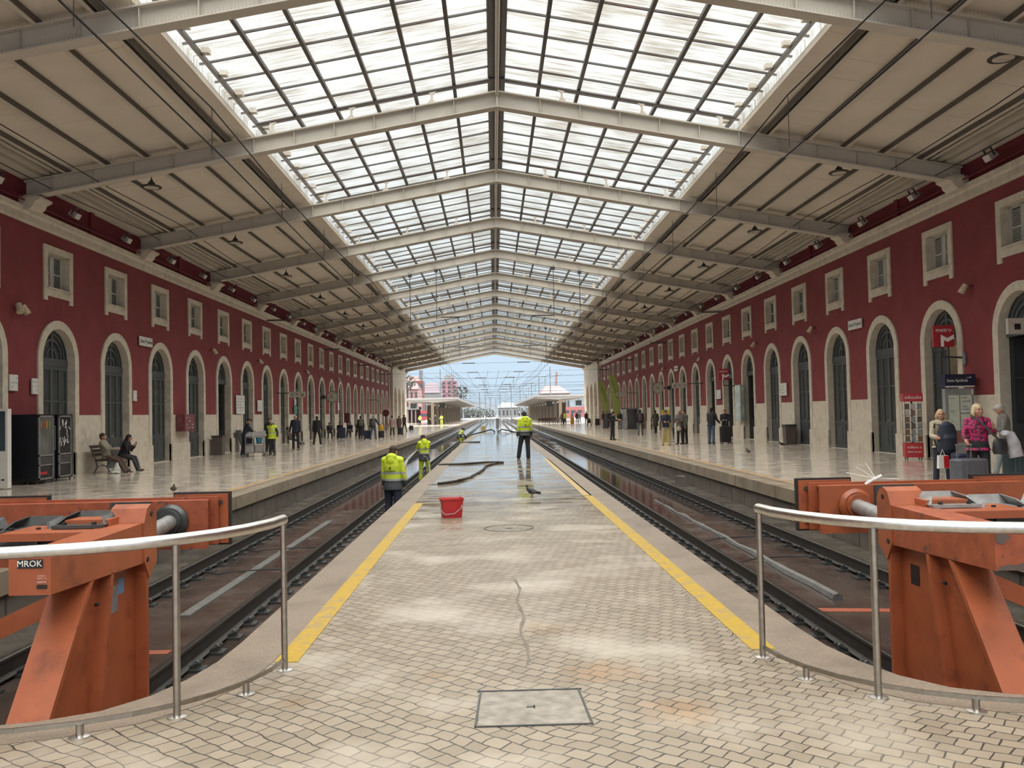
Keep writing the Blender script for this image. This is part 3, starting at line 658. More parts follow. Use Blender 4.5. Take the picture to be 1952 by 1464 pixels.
# ------------------------------------------------------------------ tracks
RT = -.55                                    # level of the rail heads
def rail_profile():
    h = .20
    p = [(.065, 0), (.065, .012), (.012, .03), (.010, .15), (.034, .165), (.034, h - .01), (.026, h)]
    return p + [(-x, z) for x, z in reversed(p)]
def rail(name, label, x0, x1, y0, y1, z, plates=True):
    t = thing(name, label, 'rail', (x0, y0, z - .20), group=None)
    L = y1 - y0; P = rail_profile(); m = MB(); k = len(P)
    vs = [(p[0], 0, p[1]) for p in P] + [(p[0] + x1 - x0, L, p[1]) for p in P]
    fs = [(i, (i + 1) % k, (i + 1) % k + k, i + k) for i in range(k)] + [tuple(reversed(range(k))), tuple(range(k, 2 * k))]
    m.add(vs, fs); m.mi = [1 if i in (5, 6, 7) else 0 for i in range(len(fs))]
    m.build('rail_bar', [M_RAIL, M_RAILTOP], t, smooth=30, fix=False)
    if plates:
        yy = .35; i = 0; rest = MB()
        while yy < min(L, 75):
            x = (x1 - x0) * yy / L
            if i < 70: put('base_plate', PLATE, t, (x, yy, 0))
            else: plate_into(rest, x, yy)
            yy += .62; i += 1
        if rest.v: tag(rest.build('base_plates', M_DKIRON, t, smooth=0, fix=False), kind='stuff')
    return t
def plate_into(m, x, y):
    m.box(x - .20, x + .20, y - .09, y + .09, -.055, .0)
    for s in (-1, 1):
        m.box(x + s * .105 - .035, x + s * .105 + .035, y - .05, y + .05, 0, .035); m.lathe((x + s * .115, y, .035), [(.022, 0), (.022, .03), (.01, .04)], 6)
_m = MB(); plate_into(_m, 0, 0)
for s in (-1, 1): _m.tube([(s * .06, -.045, .02), (s * .15, -.05, .06), (s * .17, 0, .07), (s * .15, .05, .06), (s * .06, .045, .02)], .014, 6)
PLATE = _m.mesh('base_plate', M_DKIRON, 30)
rail('rail', 'rail of the left track next to the middle platform', -3.08, -3.08, 5.35, 300, RT)
rail('rail', 'rail of the left track next to the left platform', -4.74, -4.9, 5.35, 300, RT)
rail('rail', 'rail of the right track next to the middle platform', 3.52, 3.30, 5.35, 300, RT)
rail('rail', 'rail of the right track next to the right platform', 5.28, 5.05, 5.35, 300, RT)
for x0, x1, lab in ((-.9, -.9, 'left-hand'), (1.4, 1.4, 'right-hand')):
    for s in (-.83, .83):
        rail('rail', '%s rail of the %s siding beyond the end of the middle platform' % ('outer' if s * x0 > 0 else 'inner', lab), x0 + s, x1 + s, 83, 300, RT, False)
st = MB(); st.box(-4.0, -3.86, 11.2, 21, BED, BED + .02); tag(st.build('cable_duct', mat('pale_duct', (.105, .105, .10), .4, var=.3, scale=5), smooth=0), 'pale grey duct strip down the middle of the left track', 'cable duct')
st = MB()
pts = [(4.32 + .02 * math.sin(i * 2.1), 11.2 + i * .9, BED + .01) for i in range(15)]
st.tube(pts, [.075 - .0035 * i + .015 * math.sin(i * 3.3) for i in range(15)], 7); tag(st.build('cable_duct', MATS['pale_duct']), 'rough pale cement ridge down the middle of the right track', 'cable duct')
for x, lab in ((-4.0, 'left'), (4.3, 'right')):
    for i in range(2):
        m = MB(); yy = 14.2 + i * 2.3
        m.tube([(x - .75, yy, BED + .05), (x - .4, yy - .12, BED + .02), (x - .2, yy - .1, BED + .05), (x + .3, yy + .05, BED + .05), (x + .7, yy, BED + .05)], .012, 5)
        tag(m.build('rail_cable', M_BLACK), 'thin black cable lying across the %s track, the %s of two' % (lab, ('nearer', 'farther')[i]), 'cable')
m = MB(); m.hexa([(3.9, 10.6, BED), (4.9, 10.45, BED), (4.9, 10.62, BED), (3.9, 10.78, BED)], [(3.9, 10.6, BED + .004), (4.9, 10.45, BED + .004), (4.9, 10.62, BED + .004), (3.9, 10.78, BED + .004)])
tag(m.build('paint_mark', M_ORANGE2, smooth=0), 'smeared orange paint mark on the bed of the right track', 'paint mark')
m = MB(); m.hexa([(-4.6, 9.5, BED), (-3.5, 9.45, BED), (-3.5, 9.6, BED), (-4.6, 9.66, BED)], [(-4.6, 9.5, BED + .004), (-3.5, 9.45, BED + .004), (-3.5, 9.6, BED + .004), (-4.6, 9.66, BED + .004)])
tag(m.build('paint_mark', M_ORANGE2, smooth=0), 'smeared orange paint mark on the bed of the left track', 'paint mark')
def stone_block(nm, x, y, z, w, d, h, mt, label, cat):
    m = MB(); m.hexa([(x - w, y - d, z), (x + w, y - d, z), (x + w, y + d, z), (x - w, y + d, z)], [(x - w * .8, y - d * .8, z + h), (x + w * .9, y - d * .8, z + h * .9), (x + w * .8, y + d * .8, z + h), (x - w * .7, y + d * .8, z + h)])
    return tag(m.build(nm, mt, smooth=0), label, cat)
stone_block('concrete_block', 5.78, 27.5, BED + .06, .16, .16, .34, M_EDGEWALL, 'small concrete block against the right platform wall', 'block')
stone_block('loose_slab', -2.45, 6.75, BED, .17, .10, .06, M_STONE2, 'broken grey slab beside the left rail foot', 'slab')

# ------------------------------------------------------------------ buffer stops (built for the left track, mirrored for the right)
def buffer_stop(side):
    mir = side == 'right'
    def q(x): return MIR + .05 - x if mir else x
    t = thing('buffer_stop', 'orange hydraulic buffer stop %s' % ('with a black lettered plate, on the left track' if not mir else 'with chipped paint, on the right track'), 'buffer stop', (q(-3.9), 7.2, BED))
    OX, OY, OZ = q(-3.9), 7.2, BED
    class B(MB):
        def add(s, vs, fs):
            return MB.add(s, [(q(v[0]) - OX, v[1] - OY, v[2] - OZ) for v in vs], [tuple(reversed(f)) for f in fs] if mir else fs)
    def leg(xs, nm='leg'):
        # xs: outer face x, sign pointing to the middle of the track
        xo, sg = xs; xi = xo + sg * .265
        a, b = min(xo, xi), max(xo, xi)
        m = B()
        m.hexa([(a, 5.24, BED), (b, 5.24, BED), (b, 5.29, BED), (a, 5.29, BED)], [(a, 6.28, .56), (b, 6.28, .56), (b, 6.33, .56), (a, 6.33, .56)])
        m.hexa([(a, 6.36, BED), (b, 6.36, BED), (b, 6.40, BED), (a, 6.40, BED)], [(a, 6.62, .56), (b, 6.62, .56), (b, 6.66, .56), (a, 6.66, .56)])
        m.box(a, b, 7.26, 7.31, BED, .60)
        w = xo + sg * .10
        m.add([(w - .01, 5.32, BED), (w - .01, 7.28, BED), (w - .01, 7.28, .56), (w - .01, 6.30, .56), (w + .01, 5.32, BED), (w + .01, 7.28, BED), (w + .01, 7.28, .56), (w + .01, 6.30, .56)], [(0, 1, 2, 3), (7, 6, 5, 4), (0, 4, 5, 1), (1, 5, 6, 2), (2, 6, 7, 3), (3, 7, 4, 0)])
        o = m.build(nm, M_ORANGE, t, smooth=0)
        p = B(); x = xo + .004 * (-sg)
        for yy, zz in ((6.30, .38), (6.52, .36)): p.lathe((xo + sg * .05, yy - .02, zz), [(.014, -.03), (.014, 0)], 8, 'y')
        p.build('bolt_hole', M_BLACK, o, smooth=0)
        m = B(); m.box(a - .05, b + .05, 5.20, 7.40, BED, BED + .03); m.build('foot_plate', M_DKIRON, o, smooth=0)
        return o
    leg((-2.85, -1)); leg((-4.95, 1))
    # longitudinal boxes
    for xo, sg in ((-2.85, -1), (-4.95, 1)):
        a, b = sorted((xo, xo + sg * .265)); m = B()
        pr = [(5.72, .585), (7.35, .53), (7.35, .86), (5.72, .835)]
        c = .012
        m.prism(pr, 'x', a, b)
        o = m.build('side_beam', M_ORANGE if not mir else M_ORANGE2, t, smooth=0)
        m = B(); m.prism([(7.30, .40), (7.46, .52), (7.46, .90), (7.42, .97), (7.34, 1.0), (7.26, .97), (7.20, .86), (7.20, .55)], 'x', a - .012, b + .012)
        m.build('end_bracket', M_ORANGE, o, smooth=0)
        m = B(); m.tube([(a - .02, 7.34, .92), (b + .02, 7.34, .92)], .02, 8); m.tube([(a - .02, 7.26, .56), (b + .02, 7.26, .56)], .02, 8); m.build('pin', M_BLACK, o)
    # cross bars and braces between the legs
    m = B(); m.bar((-3.0, 5.75, -.30), (-4.85, 5.75, -.62), .06, .14); m.bar((-2.98, 6.75, .48), (-4.85, 6.75, -.35), .06, .14); m.bar((-3.0, 5.5, -.60), (-4.9, 5.5, -.60), .08, .1)
    m.build('cross_brace', M_ORANGE, t, smooth=0)
    m = B(); m.box(-4.8, -3.0, 7.05, 7.35, .55, .80); m.box(-3.75, -3.02, 6.75, 7.25, .79, .85); m.box(-3.40, -3.05, 7.05, 7.34, .85, .91); m.box(-4.8, -4.1, 6.75, 7.25, .78, .81)
    m.build('top_frame', M_ORANGE, t, smooth=0)
    # dark trays with tilted flaps over the rollers
    for x0, x1, z in ((-3.46, -3.07, .855), (-3.87, -3.50, .82), (-4.36, -3.98, .82)):
        m = B(); y0, y1 = 6.95, 7.3
        m.box(x0, x1, y0, y1, z, z + .025); m.hexa([(x0 + .02, y1 - .03, z + .02), (x1 - .02, y1 - .03, z + .02), (x1 - .02, y1, z + .02), (x0 + .02, y1, z + .02)], [(x0 + .06, y1 + .02, z + .10), (x1 - .05, y1 + .02, z + .10), (x1 - .05, y1 + .04, z + .10), (x0 + .06, y1 + .04, z + .10)])
        for xe, k in ((x0, 1), (x1, -1)):
            m.hexa([(xe - .01, y0 + .05, z + .02), (xe + .01, y0 + .05, z + .02), (xe + .01, y1, z + .02), (xe - .01, y1, z + .02)], [(xe - .01 + k * .05, y0 + .14, z + .08), (xe + .01 + k * .05, y0 + .14, z + .08), (xe + .01 + k * .05, y1 + .02, z + .10), (xe - .01 + k * .05, y1 + .02, z + .10)])
        o = m.build('roller_tray', M_DKIRON if not mir else M_GREY, t, smooth=0)
        m = B(); 
        for bx_ in (x0 + .08, x1 - .08): m.lathe((bx_, y0 + .05, z + .025), [(.02, 0), (.02, .02)], 6)
        m.build('bolt', M_BLACK, o)
    m = B(); m.tube([(-3.76, 6.88, .765), (-3.50, 6.88, .765)], .055, 12); m.tube([(-3.5, 6.88, .765), (-3.30, 6.88, .765)], .028, 8); m.tube([(-3.84, 6.88, .765), (-3.76, 6.88, .765)], .04, 10)
    m.box(-3.86, -3.82, 6.82, 6.95, .70, .84)
    m.build('hydraulic_cylinder', M_DKIRON, t)
    m = B(); m.tube([(-4.12, 6.1, .18), (-4.12, 6.1, .70)], .07, 12); m.tube([(-4.12, 6.1, -.02), (-4.12, 6.1, .18)], .045, 10); m.build('vertical_damper', M_DKIRON, t)
    # buffer beam with two pads, rods
    m = B()
    m.box(-5.0, -2.87, 8.86, 8.89, .40, .88); m.box(-5.0, -2.82, 9.03, 9.06, .42, .90); m.box(-5.0, -2.90, 8.88, 9.04, .855, .875); m.box(-5.0, -2.90, 8.88, 9.04, .42, .44)
    for x in (-2.96, -3.4, -3.9, -4.4, -4.9): m.box(x - .012, x + .012, 8.88, 9.04, .43, .86)
    m.box(-3.1, -2.9, 8.88, 9.04, .62, .64)
    bb = m.build('buffer_beam', M_ORANGE2 if not mir else M_ORANGE, t, smooth=0)
    for x in (-2.98, -4.82):
        m = B(); m.box(x - .30, x + .24, 9.10, 9.13, .42, .92); m.prism([(9.05, .5), (9.11, .46), (9.11, .88), (9.05, .84)], 'x', x - .06, x - .03)
        o = m.build('buffer_pad', M_ORANGE, bb, smooth=0)
        m = B(); m.box(x - .32, x + .26, 9.13, 9.18, .40, .94); m.build('rubber_face', M_BLACK, bb, smooth=0)
        m = B()
        for zz in (.50, .84): m.lathe((x + .17, 9.08, zz), [(.022, 0), (.022, .03)], 6, 'y')
        m.build('bolt', M_DKIRON, bb)
    for x in (-3.62,):
        m = B(); m.box(x - .2, x + .2, 8.84, 8.86, .42, .88)
        for bx_ in (-.10, .10): m.lathe((x + bx_, 8.82, .82), [(.022, 0), (.022, .03)], 6, 'y')
        m.build('joint_plate', M_DKIRON, bb, smooth=0)
        m = B(); m.box(x - .14, x + .14, 7.3, 8.85, .60, .80); m.build('thrust_bar', M_DKIRON if not mir else M_GREY, t, smooth=0)
    m = B(); m.tube([(-3.02, 7.3, .66), (-3.22, 8.84, .68)], .075, 14); m.build('piston_rod', M_GREY, t)
    m = B(); m.lathe((-3.22, 8.80, .68), [(.17, .05), (.17, .02), (.14, -.02), (.12, -.02), (.12, -.06), (.085, -.06)], 20, 'y'); m.build('rod_collar', M_DKIRON if not mir else M_ORANGE, t, 30)
    # stickers
    if not mir:
        m = B(); m.box(-3.058, -2.898, 5.713, 5.7195, .758, .812); m.build('name_plate', M_PRINT, t, smooth=0)
        text('lettering', 'MROK', .056, t, (-2.978 - OX, 5.710 - OY, .785 - OZ), (PI / 2, 0, 0), M_WPRINT, ext=.001)
        m = B(); m.box(-2.935, -2.872, 5.712, 5.7195, .627, .650); m.build('sticker', M_PRINT, t, smooth=0)
        for k, (s_, w_) in enumerate((('ADERE À', .013), ('DIREITO À', .013), ('GREVE', .021))):
            text('lettering', s_, w_, t, (-2.903 - OX, 5.711 - OY, (.707, .691, .668)[k] - OZ), (PI / 2, 0, 0), mat('pale_pink_print', (.62, .40, .36), .6), ext=.0008)
        m = B(); m.box(-2.945, -2.9385, 6.78, 6.93, .22, .42); m.build('data_plate', M_GREY, t, smooth=0)
        m = B(); m.box(-2.945, -2.9380, 6.93, 7.04, .34, .46); m.build('data_plate', mat('blue_label', (.12, .20, .34), .5), t, smooth=0)
    else:
        m = B(); m.box(-2.945, -2.938, 6.95, 7.10, .24, .40); m.build('data_plate', M_PRINT, t, smooth=0)
        m = B(); m.add([(-2.852, 5.716, .832), (-2.93, 5.716, .828), (-2.955, 5.716, .80), (-2.90, 5.716, .757), (-2.855, 5.716, .77)], [(0, 1, 2, 3, 4)]); m.build('bare_primer', mat('bare_primer', (.09, .065, .055), .6), t, smooth=0); m = B(); m.add([(-2.86, 5.716, .588), (-2.87, 5.716, .61), (-2.93, 5.716, .625), (-2.99, 5.716, .622), (-3.05, 5.716, .64), (-3.09, 5.716, .63), (-3.09, 5.716, .588)], [(0, 1, 2, 3, 4, 5, 6)])
        m.build('bare_primer', mat('bare_primer', (.09, .065, .055), .6), t, smooth=0)
    return t
buffer_stop('left'); buffer_stop('right')
m = MB(); m.tube([(3.75, 8.9, .885), (3.92, 8.9, .97)], .014, 6)
for a_ in ((3.6, 9.0, 1.0), (3.68, 8.95, 1.06), (3.8, 9.0, 1.1), (3.72, 8.8, .93), (4.1, 8.9, .93)): m.tube([(3.86, 8.9, .94), a_], .003, 4)
tag(m.build('frayed_tie', M_WPRINT), 'frayed white plastic tie on the right buffer beam', 'plastic tie')
for x0, y0, x1, y1, z, lab in ((-5.5, 7.6, -4.95, 8.4, -.55, 'left'), (5.3, 7.6, 5.9, 8.4, -.55, 'right')):
    m = MB(); m.box(x0, x1, y0, y1, BED, z); tag(m.build('checker_plate', mat('checker_plate', (.13, .13, .125), .45, metal=.4, var=.4, scale=45, bump=.3), smooth=0), 'grey checker plate cover beside the %s buffer stop' % lab, 'cover plate')

# ------------------------------------------------------------------ handrails
def handrail(side):
    mir = side == 'right'
    def q(p): return (MIR - p[0], p[1], p[2]) if mir else p
    P = [(-1.43, 5.97), (-1.46, 5.74), (-1.55, 5.48), (-1.67, 5.27), (-1.83, 5.09), (-2.02, 4.94), (-2.25, 4.82), (-2.55, 4.73), (-2.9, 4.69), (-3.4, 4.67), (-4.0, 4.67), (-5.0, 4.67)]
    ox, oy = (MIR + 1.83 if mir else -1.83), 5.09
    t = thing('handrail', 'curved stainless handrail around the end of the %s track' % side, 'handrail', (ox, oy, 0))
    def L(p): a = q(p); return (a[0] - ox, a[1] - oy, a[2])
    m = MB(); top = [L((x, y, 1.0)) for x, y in P]
    m.tube(top, .034, 14, up=(0, 0, 1)); m.ell(top[0], .034, .034, .034, 12, 8)
    m.build('top_rail', M_INOX, t, 40)
    m = MB()
    for (a, b) in zip(P, P[1:]): m.bar(L((*a, .072)), L((*b, .072)), .012, .026)
    m.build('lower_rail', M_INOXD, t, 40)
    for i, (x, y) in enumerate(P):
        if i in (0, 4, 8, 11): h = 1.0
        elif i in (2, 6, 10): h = .07
        else: continue
        o = MB(); o.tube([L((x, y, 0)), L((x, y, h))], .021, 12)
        p = o.build('post' if h > .5 else 'stub_post', M_INOXD, t)
        o = MB(); c = L((x, y, 0)); o.lathe(c, [(.055, 0), (.055, .006), (.028, .012)], 18); o.build('base_flange', M_INOX, p)
handrail('left'); handrail('right')

# ------------------------------------------------------------------ things on the middle platform
t = thing('access_cover', 'square paved access cover near the front of the middle platform', 'access cover', (.18, 5.09, 0))
m = MB()
for a, b in (((-.315, -.30), (-.295, .30)), ((.295, .30), (.315, -.30)), ((-.315, .30), (.315, .30)), ((-.315, -.30), (.315, -.30))): m.bar((*a, .002), (*b, .002), .012, .01)
m.build('frame', M_DKIRON, t, smooth=0)
m = MB(); m.box(-.30, .30, -.295, .295, -.01, .0015); m.build('cover_paving', mat('cover_paving', (.20, .175, .145), .5, var=.35, scale=11), t, smooth=0)
m = MB(); m.box(-.03, .02, -.01, .01, 0, .004); m.box(.01, .02, -.03, .03, 0, .004); m.build('lifting_slot', M_DKIRON, t, smooth=0)
rnd = random.Random(4); m = MB(); pt = [(.19 + .02 * math.sin(i * .9) + rnd.uniform(-.006, .006), 5.95 + i * .16, rnd.uniform(.006, .018)) for i in range(20)]
for (x0, y0, w0), (x1, y1, w1) in zip(pt, pt[1:]): m.quad((x0 - w0, y0, .003), (x0 + w0, y0, .003), (x1 + w1, y1, .003), (x1 - w1, y1, .003))
tag(m.build('water_trickle', mat('dark_water', (.16, .13, .098), .06, var=.1)), 'thin dark trickle of water down the middle of the platform', 'water', kind='stuff')
t = thing('manhole_cover', 'round paved manhole cover in the middle platform', 'manhole cover', (.18, 12.95, 0))
m = MB(); m.tube([(.36 * math.cos(2 * PI * i / 36), .36 * math.sin(2 * PI * i / 36), .001) for i in range(37)], .008, 4, cap=False); m.build('rim', M_DKIRON, t)
m = MB(); m.box(-.05, .05, -.02, .02, 0, .004); m.build('lifting_slot', M_DKIRON, t, smooth=0)
# bucket
t = thing('bucket', 'red square plastic bucket standing on the wet middle platform', 'bucket', (-.73, 14.52, 0), rad(12))
m = MB()
def rr(w, d, z, r=.03): return [(sx * (w - r) + r * math.cos(a), sy * (d - r) + r * math.sin(a), z) for sx, sy, a0 in ((1, 1, 0), (-1, 1, 90), (-1, -1, 180), (1, -1, 270)) for a in (rad(a0), rad(a0 + 45), rad(a0 + 90))]
prof = [(.155, .125, 0), (.178, .145, .29), (.192, .158, .292), (.192, .158, .315), (.18, .148, .315), (.165, .135, .28), (.145, .115, .012)]
vs = [v for w, d, z in prof for v in rr(w, d, z)]; k = 12
fs = [(i * k + j, i * k + (j + 1) % k, (i + 1) * k + (j + 1) % k, (i + 1) * k + j) for i in range(len(prof) - 1) for j in range(k)] + [tuple(reversed(range(k))), tuple((len(prof) - 1) * k + j for j in range(k))]
m.add(vs, fs); m.build('pail', M_REDPL, t, 40)
m = MB(); m.tube([(-.185, -.03, .27), (-.20, -.12, .14), (-.13, -.175, .065), (.02, -.18, .075), (.13, -.18, .16), (.19, -.06, .28)], .007, 6); m.build('handle', M_GRPRINT, t)
# hose, tap hole
h0 = G(833, 924); m = MB(); m.box(-.22, .22, -.09, .09, .001, .006); o = m.build('floor_hatch', M_BLACK, smooth=0, loc=(h0.x, h0.y, 0)); tag(o, 'small dark open hatch in the middle platform beside the hose end', 'hatch')
pts = [G(px, py, .03) for px, py in ((836, 922), (850, 920), (870, 917), (895, 910), (912, 901), (921, 895), (925, 889), (938, 884), (950, 882), (957, 882), (959, 881.4), (950, 880.7), (930, 880.8), (905, 882.5), (880, 884), (850, 885), (838, 885.5))] + [Vector((-2.1, 31.0, -.25)), Vector((-2.35, 31.4, -.6)), Vector((-2.45, 32.0, .1)), Vector((-2.6, 32.2, .18))]
m = MB(); m.tube(pts, .035, 8); tag(m.build('hose', M_HOSE), 'long dark hose looped over the wet middle platform', 'hose')
pts = [G(px, py, .03) for px, py in ((915, 842), (900, 842.5), (885, 843), (876, 844))]
m = MB(); m.tube(pts, .035, 6); tag(m.build('hose', M_HOSE), 'short dark hose end by the crouching worker', 'hose')
m = MB(); a = Vector((-2.86, 32.9, .42)); 
m.tube([a, a + Vector((-.35, -.5, -.35)), a + Vector((-.6, -1.0, -.9)), a + Vector((-.72, -1.3, -1.2))], [.012, .05, .11, .16], 10)
ms = bpy.data.materials.new('water_spray'); ms.use_nodes = True; nn = ms.node_tree.nodes; ll = ms.node_tree.links
tr = nn.new('ShaderNodeBsdfTransparent'); df = nn.new('ShaderNodeBsdfDiffuse'); df.inputs[0].default_value = (.75, .77, .8, 1); mx = nn.new('ShaderNodeMixShader'); mx.inputs[0].default_value = .3
ll.new(tr.outputs[0], mx.inputs[1]); ll.new(df.outputs[0], mx.inputs[2]); ll.new(mx.outputs[0], nn['Material Output'].inputs['Surface'])
tag(m.build('water_spray', ms), 'jet of water from the hose onto the left track', 'water', kind='stuff')
# post at the platform end
m = MB(); m.box(.14, .44, 79.6, 79.75, .35, 1.25); m.box(.24, .34, 79.65, 79.7, 0, .35)
tag(m.build('track_indicator', M_GREY, smooth=0), 'grey box on a post at the far end of the middle platform', 'post box')
m = MB(); m.box(2.85, 3.15, 84, 84.3, -.5, .8); tag(m.build('shunting_signal', M_DKIRON, smooth=0), 'small dark signal beside the far right track', 'signal')
m = MB(); m.box(-2.6, -1.3, 85, 86.4, -.75, -.45); m.box(-1.5, -1.0, 100, 101, -.75, .3); tag(m.build('track_cabinet', mat('pale_yellow_paint', (.50, .40, .17), .6), smooth=0), 'pale yellow cabinet between the far tracks', 'cabinet')
for i, sg in enumerate((-1, 1)):
    m = MB(); m.tube([(.2 + sg * .15, 80.2, .05), (.2 + sg * .5, 80.3, .25), (.2 + sg * 2.0, 79, -.1), (.2 + sg * 3.0, 76, -.35)], .06, 6)
    tag(m.build('cable_trough', M_BLACK), 'dark cable run on the %s at the far end of the middle platform' % ('left' if sg < 0 else 'right'), 'cable')
# ------------------------------------------------------------------ lamps, wires and signs of the hall
def into_hall(nm): return 1 if nm == 'left' else -1
# cornice floodlights: two per bay
fm = MB(); fm.prism([(-.16, -.10), (.10, -.14), (.16, -.06), (.16, .10), (-.10, .12)], 'y', -.20, .20)
FL_BODY = fm.mesh('housing', mat('grey_lamp_housing', (.30, .27, .25), .5), 30)
fm = MB(); fm.box(.16, .20, -.19, .19, -.13, .11); FL_GL = fm.mesh('lamp_glass', mat('pale_lamp_glass', (.55, .54, .51), .25), 0)
fm = MB(); fm.box(-.03, .03, -.24, -.21, -.04, .30); fm.box(-.03, .03, .21, .24, -.04, .30); fm.box(-.03, .03, -.24, .24, .28, .32); FL_BR = fm.mesh('bracket', M_DKIRON, 0)
for nm, X in (('left', XL), ('right', XR)):
    k = 0; s = into_hall(nm)
    for i, yy in enumerate(FR[2:], 2):
        for off in (2.1, 6.0):
            if yy + off > 113: continue
            t = thing('floodlight', '%s grey floodlight above the %s cornice counting from the near end' % (ORD[k], nm), 'floodlight', (X + s * .42, yy + off, (ZL(8.34) if nm == 'left' else 8.34)), 0 if nm == 'left' else PI, 'floodlights above the %s cornice' % nm)
            t.rotation_euler = (0, rad(28) * s, 0 if nm == 'left' else PI)
            t.rotation_euler = (Matrix.Rotation(0 if nm == 'left' else PI, 3, 'Z') @ Matrix.Rotation(rad(30), 3, 'Y')).to_euler()
            t.scale = (.74, .74, .74); put('housing', FL_BODY, t); put('lamp_glass', FL_GL, t); put('bracket', FL_BR, t); k += 1
# high-bay pendant lamps, one per bay and slope
pm = MB(); pm.lathe((0, 0, 0), [(.30, 0), (.31, .02), (.27, .05), (.12, .07), (.10, .16), (.06, .18), (.04, .24)], 20); PB = pm.mesh('lamp_body', M_DKIRON, 30)
pm = MB(); pm.lathe((0, 0, -.004), [(.215, 0), (.215, .006)], 20); PD = pm.mesh('diffuser', mat('lamp_diffuser', (.55, .52, .46), .4), 30)
pm = MB(); pm.tube([(0, 0, .24), (0, 0, .52)], .018, 6); PS = pm.mesh('stem', M_DKIRON, 30)
for nm, x, s in (('left', -10.35, -1), ('right', 10.75, 1)):
    for i in range(12):
        yy = 27.0 + 8.75 * i if nm == 'left' else 17.9 + 8.75 * i
        z = ztop(x) - .36
        t = thing('pendant_lamp', '%s black disc pendant lamp under the %s roof slope counting from the near end' % (ORD[i], nm), 'lamp', (x, yy, z), 0, 'pendant lamps under the %s slope' % nm)
        put('lamp_body', PB, t); put('diffuser', PD, t); put('stem', PS, t)
# beige spot lamps on the walls
sm = MB(); sm.tube([(0, 0, 0), (.16, 0, 0)], .05, 10); SPA = sm.mesh('bracket', mat('red_bracket', (.16, .03, .04), .5))
sm = MB(); sm.tube([(.22, 0, .08), (.40, 0, -.22)], [.10, .13], 14); SPC = sm.mesh('lamp_can', mat('beige_lamp_can', (.52, .44, .31), .5))
for nm, X, ys, tw in (('left', XL, (25.0, 41.9, 50.2, 62.8, 75.5), (0,)), ('right', XR, (25.15, 37.6, 46, 58.4, 71, 83.3), ())):
    s = into_hall(nm)
    for i, yy in enumerate(ys):
        t = thing('wall_spotlight', '%s beige %sspotlight on the %s wall above the doors counting from the near end' % (ORD[i], 'twin ' if nm == 'left' and i == 0 else '', nm), 'spotlight', (X, yy, ZL(5.05) if nm == 'left' else 5.08), 0 if nm == 'left' else PI, 'spotlights on the %s wall' % nm)
        t.scale = (.8, .8, .8); put('bracket', SPA, t); c = put('lamp_can', SPC, t); c.rotation_euler = (0, 0, rad(-35 if nm == 'right' else 35))
        if nm == 'left' and i == 0: c.rotation_euler.z = rad(-40); c = put('lamp_can', SPC, t); c.rotation_euler.z = rad(50)
# overhead wires
def wire(name, pts, label, r=.012, mt=None):
    m = MB(); m.tube(pts, r, 5, cap=False); return tag(m.build(name, mt or M_WIRE), label, 'wire')
for nm, x, zc, zm in (('left', -3.9, 5.42, 5.92), ('right', 4.3, 5.40, 6.0)):
    wire('contact_wire', [(x + .15 * math.sin(i * 1.2), -4 + i * 8.25, zc) for i in range(48)], 'lower overhead contact wire above the %s track' % nm, .012)
    wire('messenger_wire', [(x, -4 + i * 4.1, zm + .16 * (1 if i % 4 == 0 else 0) - .05 * (i % 4 == 2)) for i in range(96)], 'upper overhead carrier wire above the %s track' % nm, .011)
    m = MB()
    for i in range(2, 34):
        y = -4 + 4.1 * i; m.tube([(x, y, zc), (x, y, zm + .16)], .006, 4)
    tag(m.build('dropper_wires', M_WIRE), 'thin dropper wires between the two overhead wires of the %s track' % nm, 'wire', kind='stuff')
    for k, y in enumerate((50.2, 83.3)):
        for q, dx in enumerate((-.75, .75)):
            z = zbot(x + dx); t = thing('catenary_hanger', '%s insulated hanger rod on the %s portal above the %s track' % (('left', 'right')[q], ('near', 'far')[k], nm), 'hanger', (x + dx, y, z))
            m = MB(); m.tube([(0, 0, 0), (0, 0, z and -2.9)], .018, 6); m.build('rod', M_DKIRON, t)
            m = MB()
            for j in range(7): m.lathe((0, 0, -1.35 - j * .10), [(.02, 0), (.065, .03), (.02, .06)], 10)
            m.build('insulator', mat('brown_insulator', (.10, .05, .04), .3), t)
            m = MB(); m.box(-.10, .10, -.10, .10, -.16, .06); m.build('clamp', M_DKIRON, t, smooth=0)
for k, (y, z) in enumerate(((50.2, 7.35), (66.7, 6.9), (83.2, 6.6), (99.7, 6.5))):
    wire('span_wire', [(XL + .1, y, ZL(z)), (XC, y, z - .12), (XR - .1, y, z)], '%s cross-span wire between the two walls counting from the near end' % ORD[k], .010)
    for nm, x in (('left', -2.3), ('right', 2.9), ('far left', -12.2), ('far right', 12.6)):
        m = MB(); m.tube([(x - .6, y, z - .10), (x + .6, y, z - .10)], .045, 8)
        tag(m.build('span_insulator', M_DKIRON), '%s rod insulator on the %s cross-span wire' % (nm, ORD[k]), 'insulator')
for nm, x in (('left', XL + .8), ('right', XR - .8)):
    for k, (dx, z0) in enumerate(((0, 8.6), (1.4 if nm == 'left' else -1.4, 8.75))):
        wire('feeder_cable', [(x + dx, -4 + i * 6, z0 - .25 * math.sin(i * PI / 3) ** 2) for i in range(23)], '%s slack feeder cable hanging under the %s eaves' % (('outer', 'inner')[k], nm), .014)

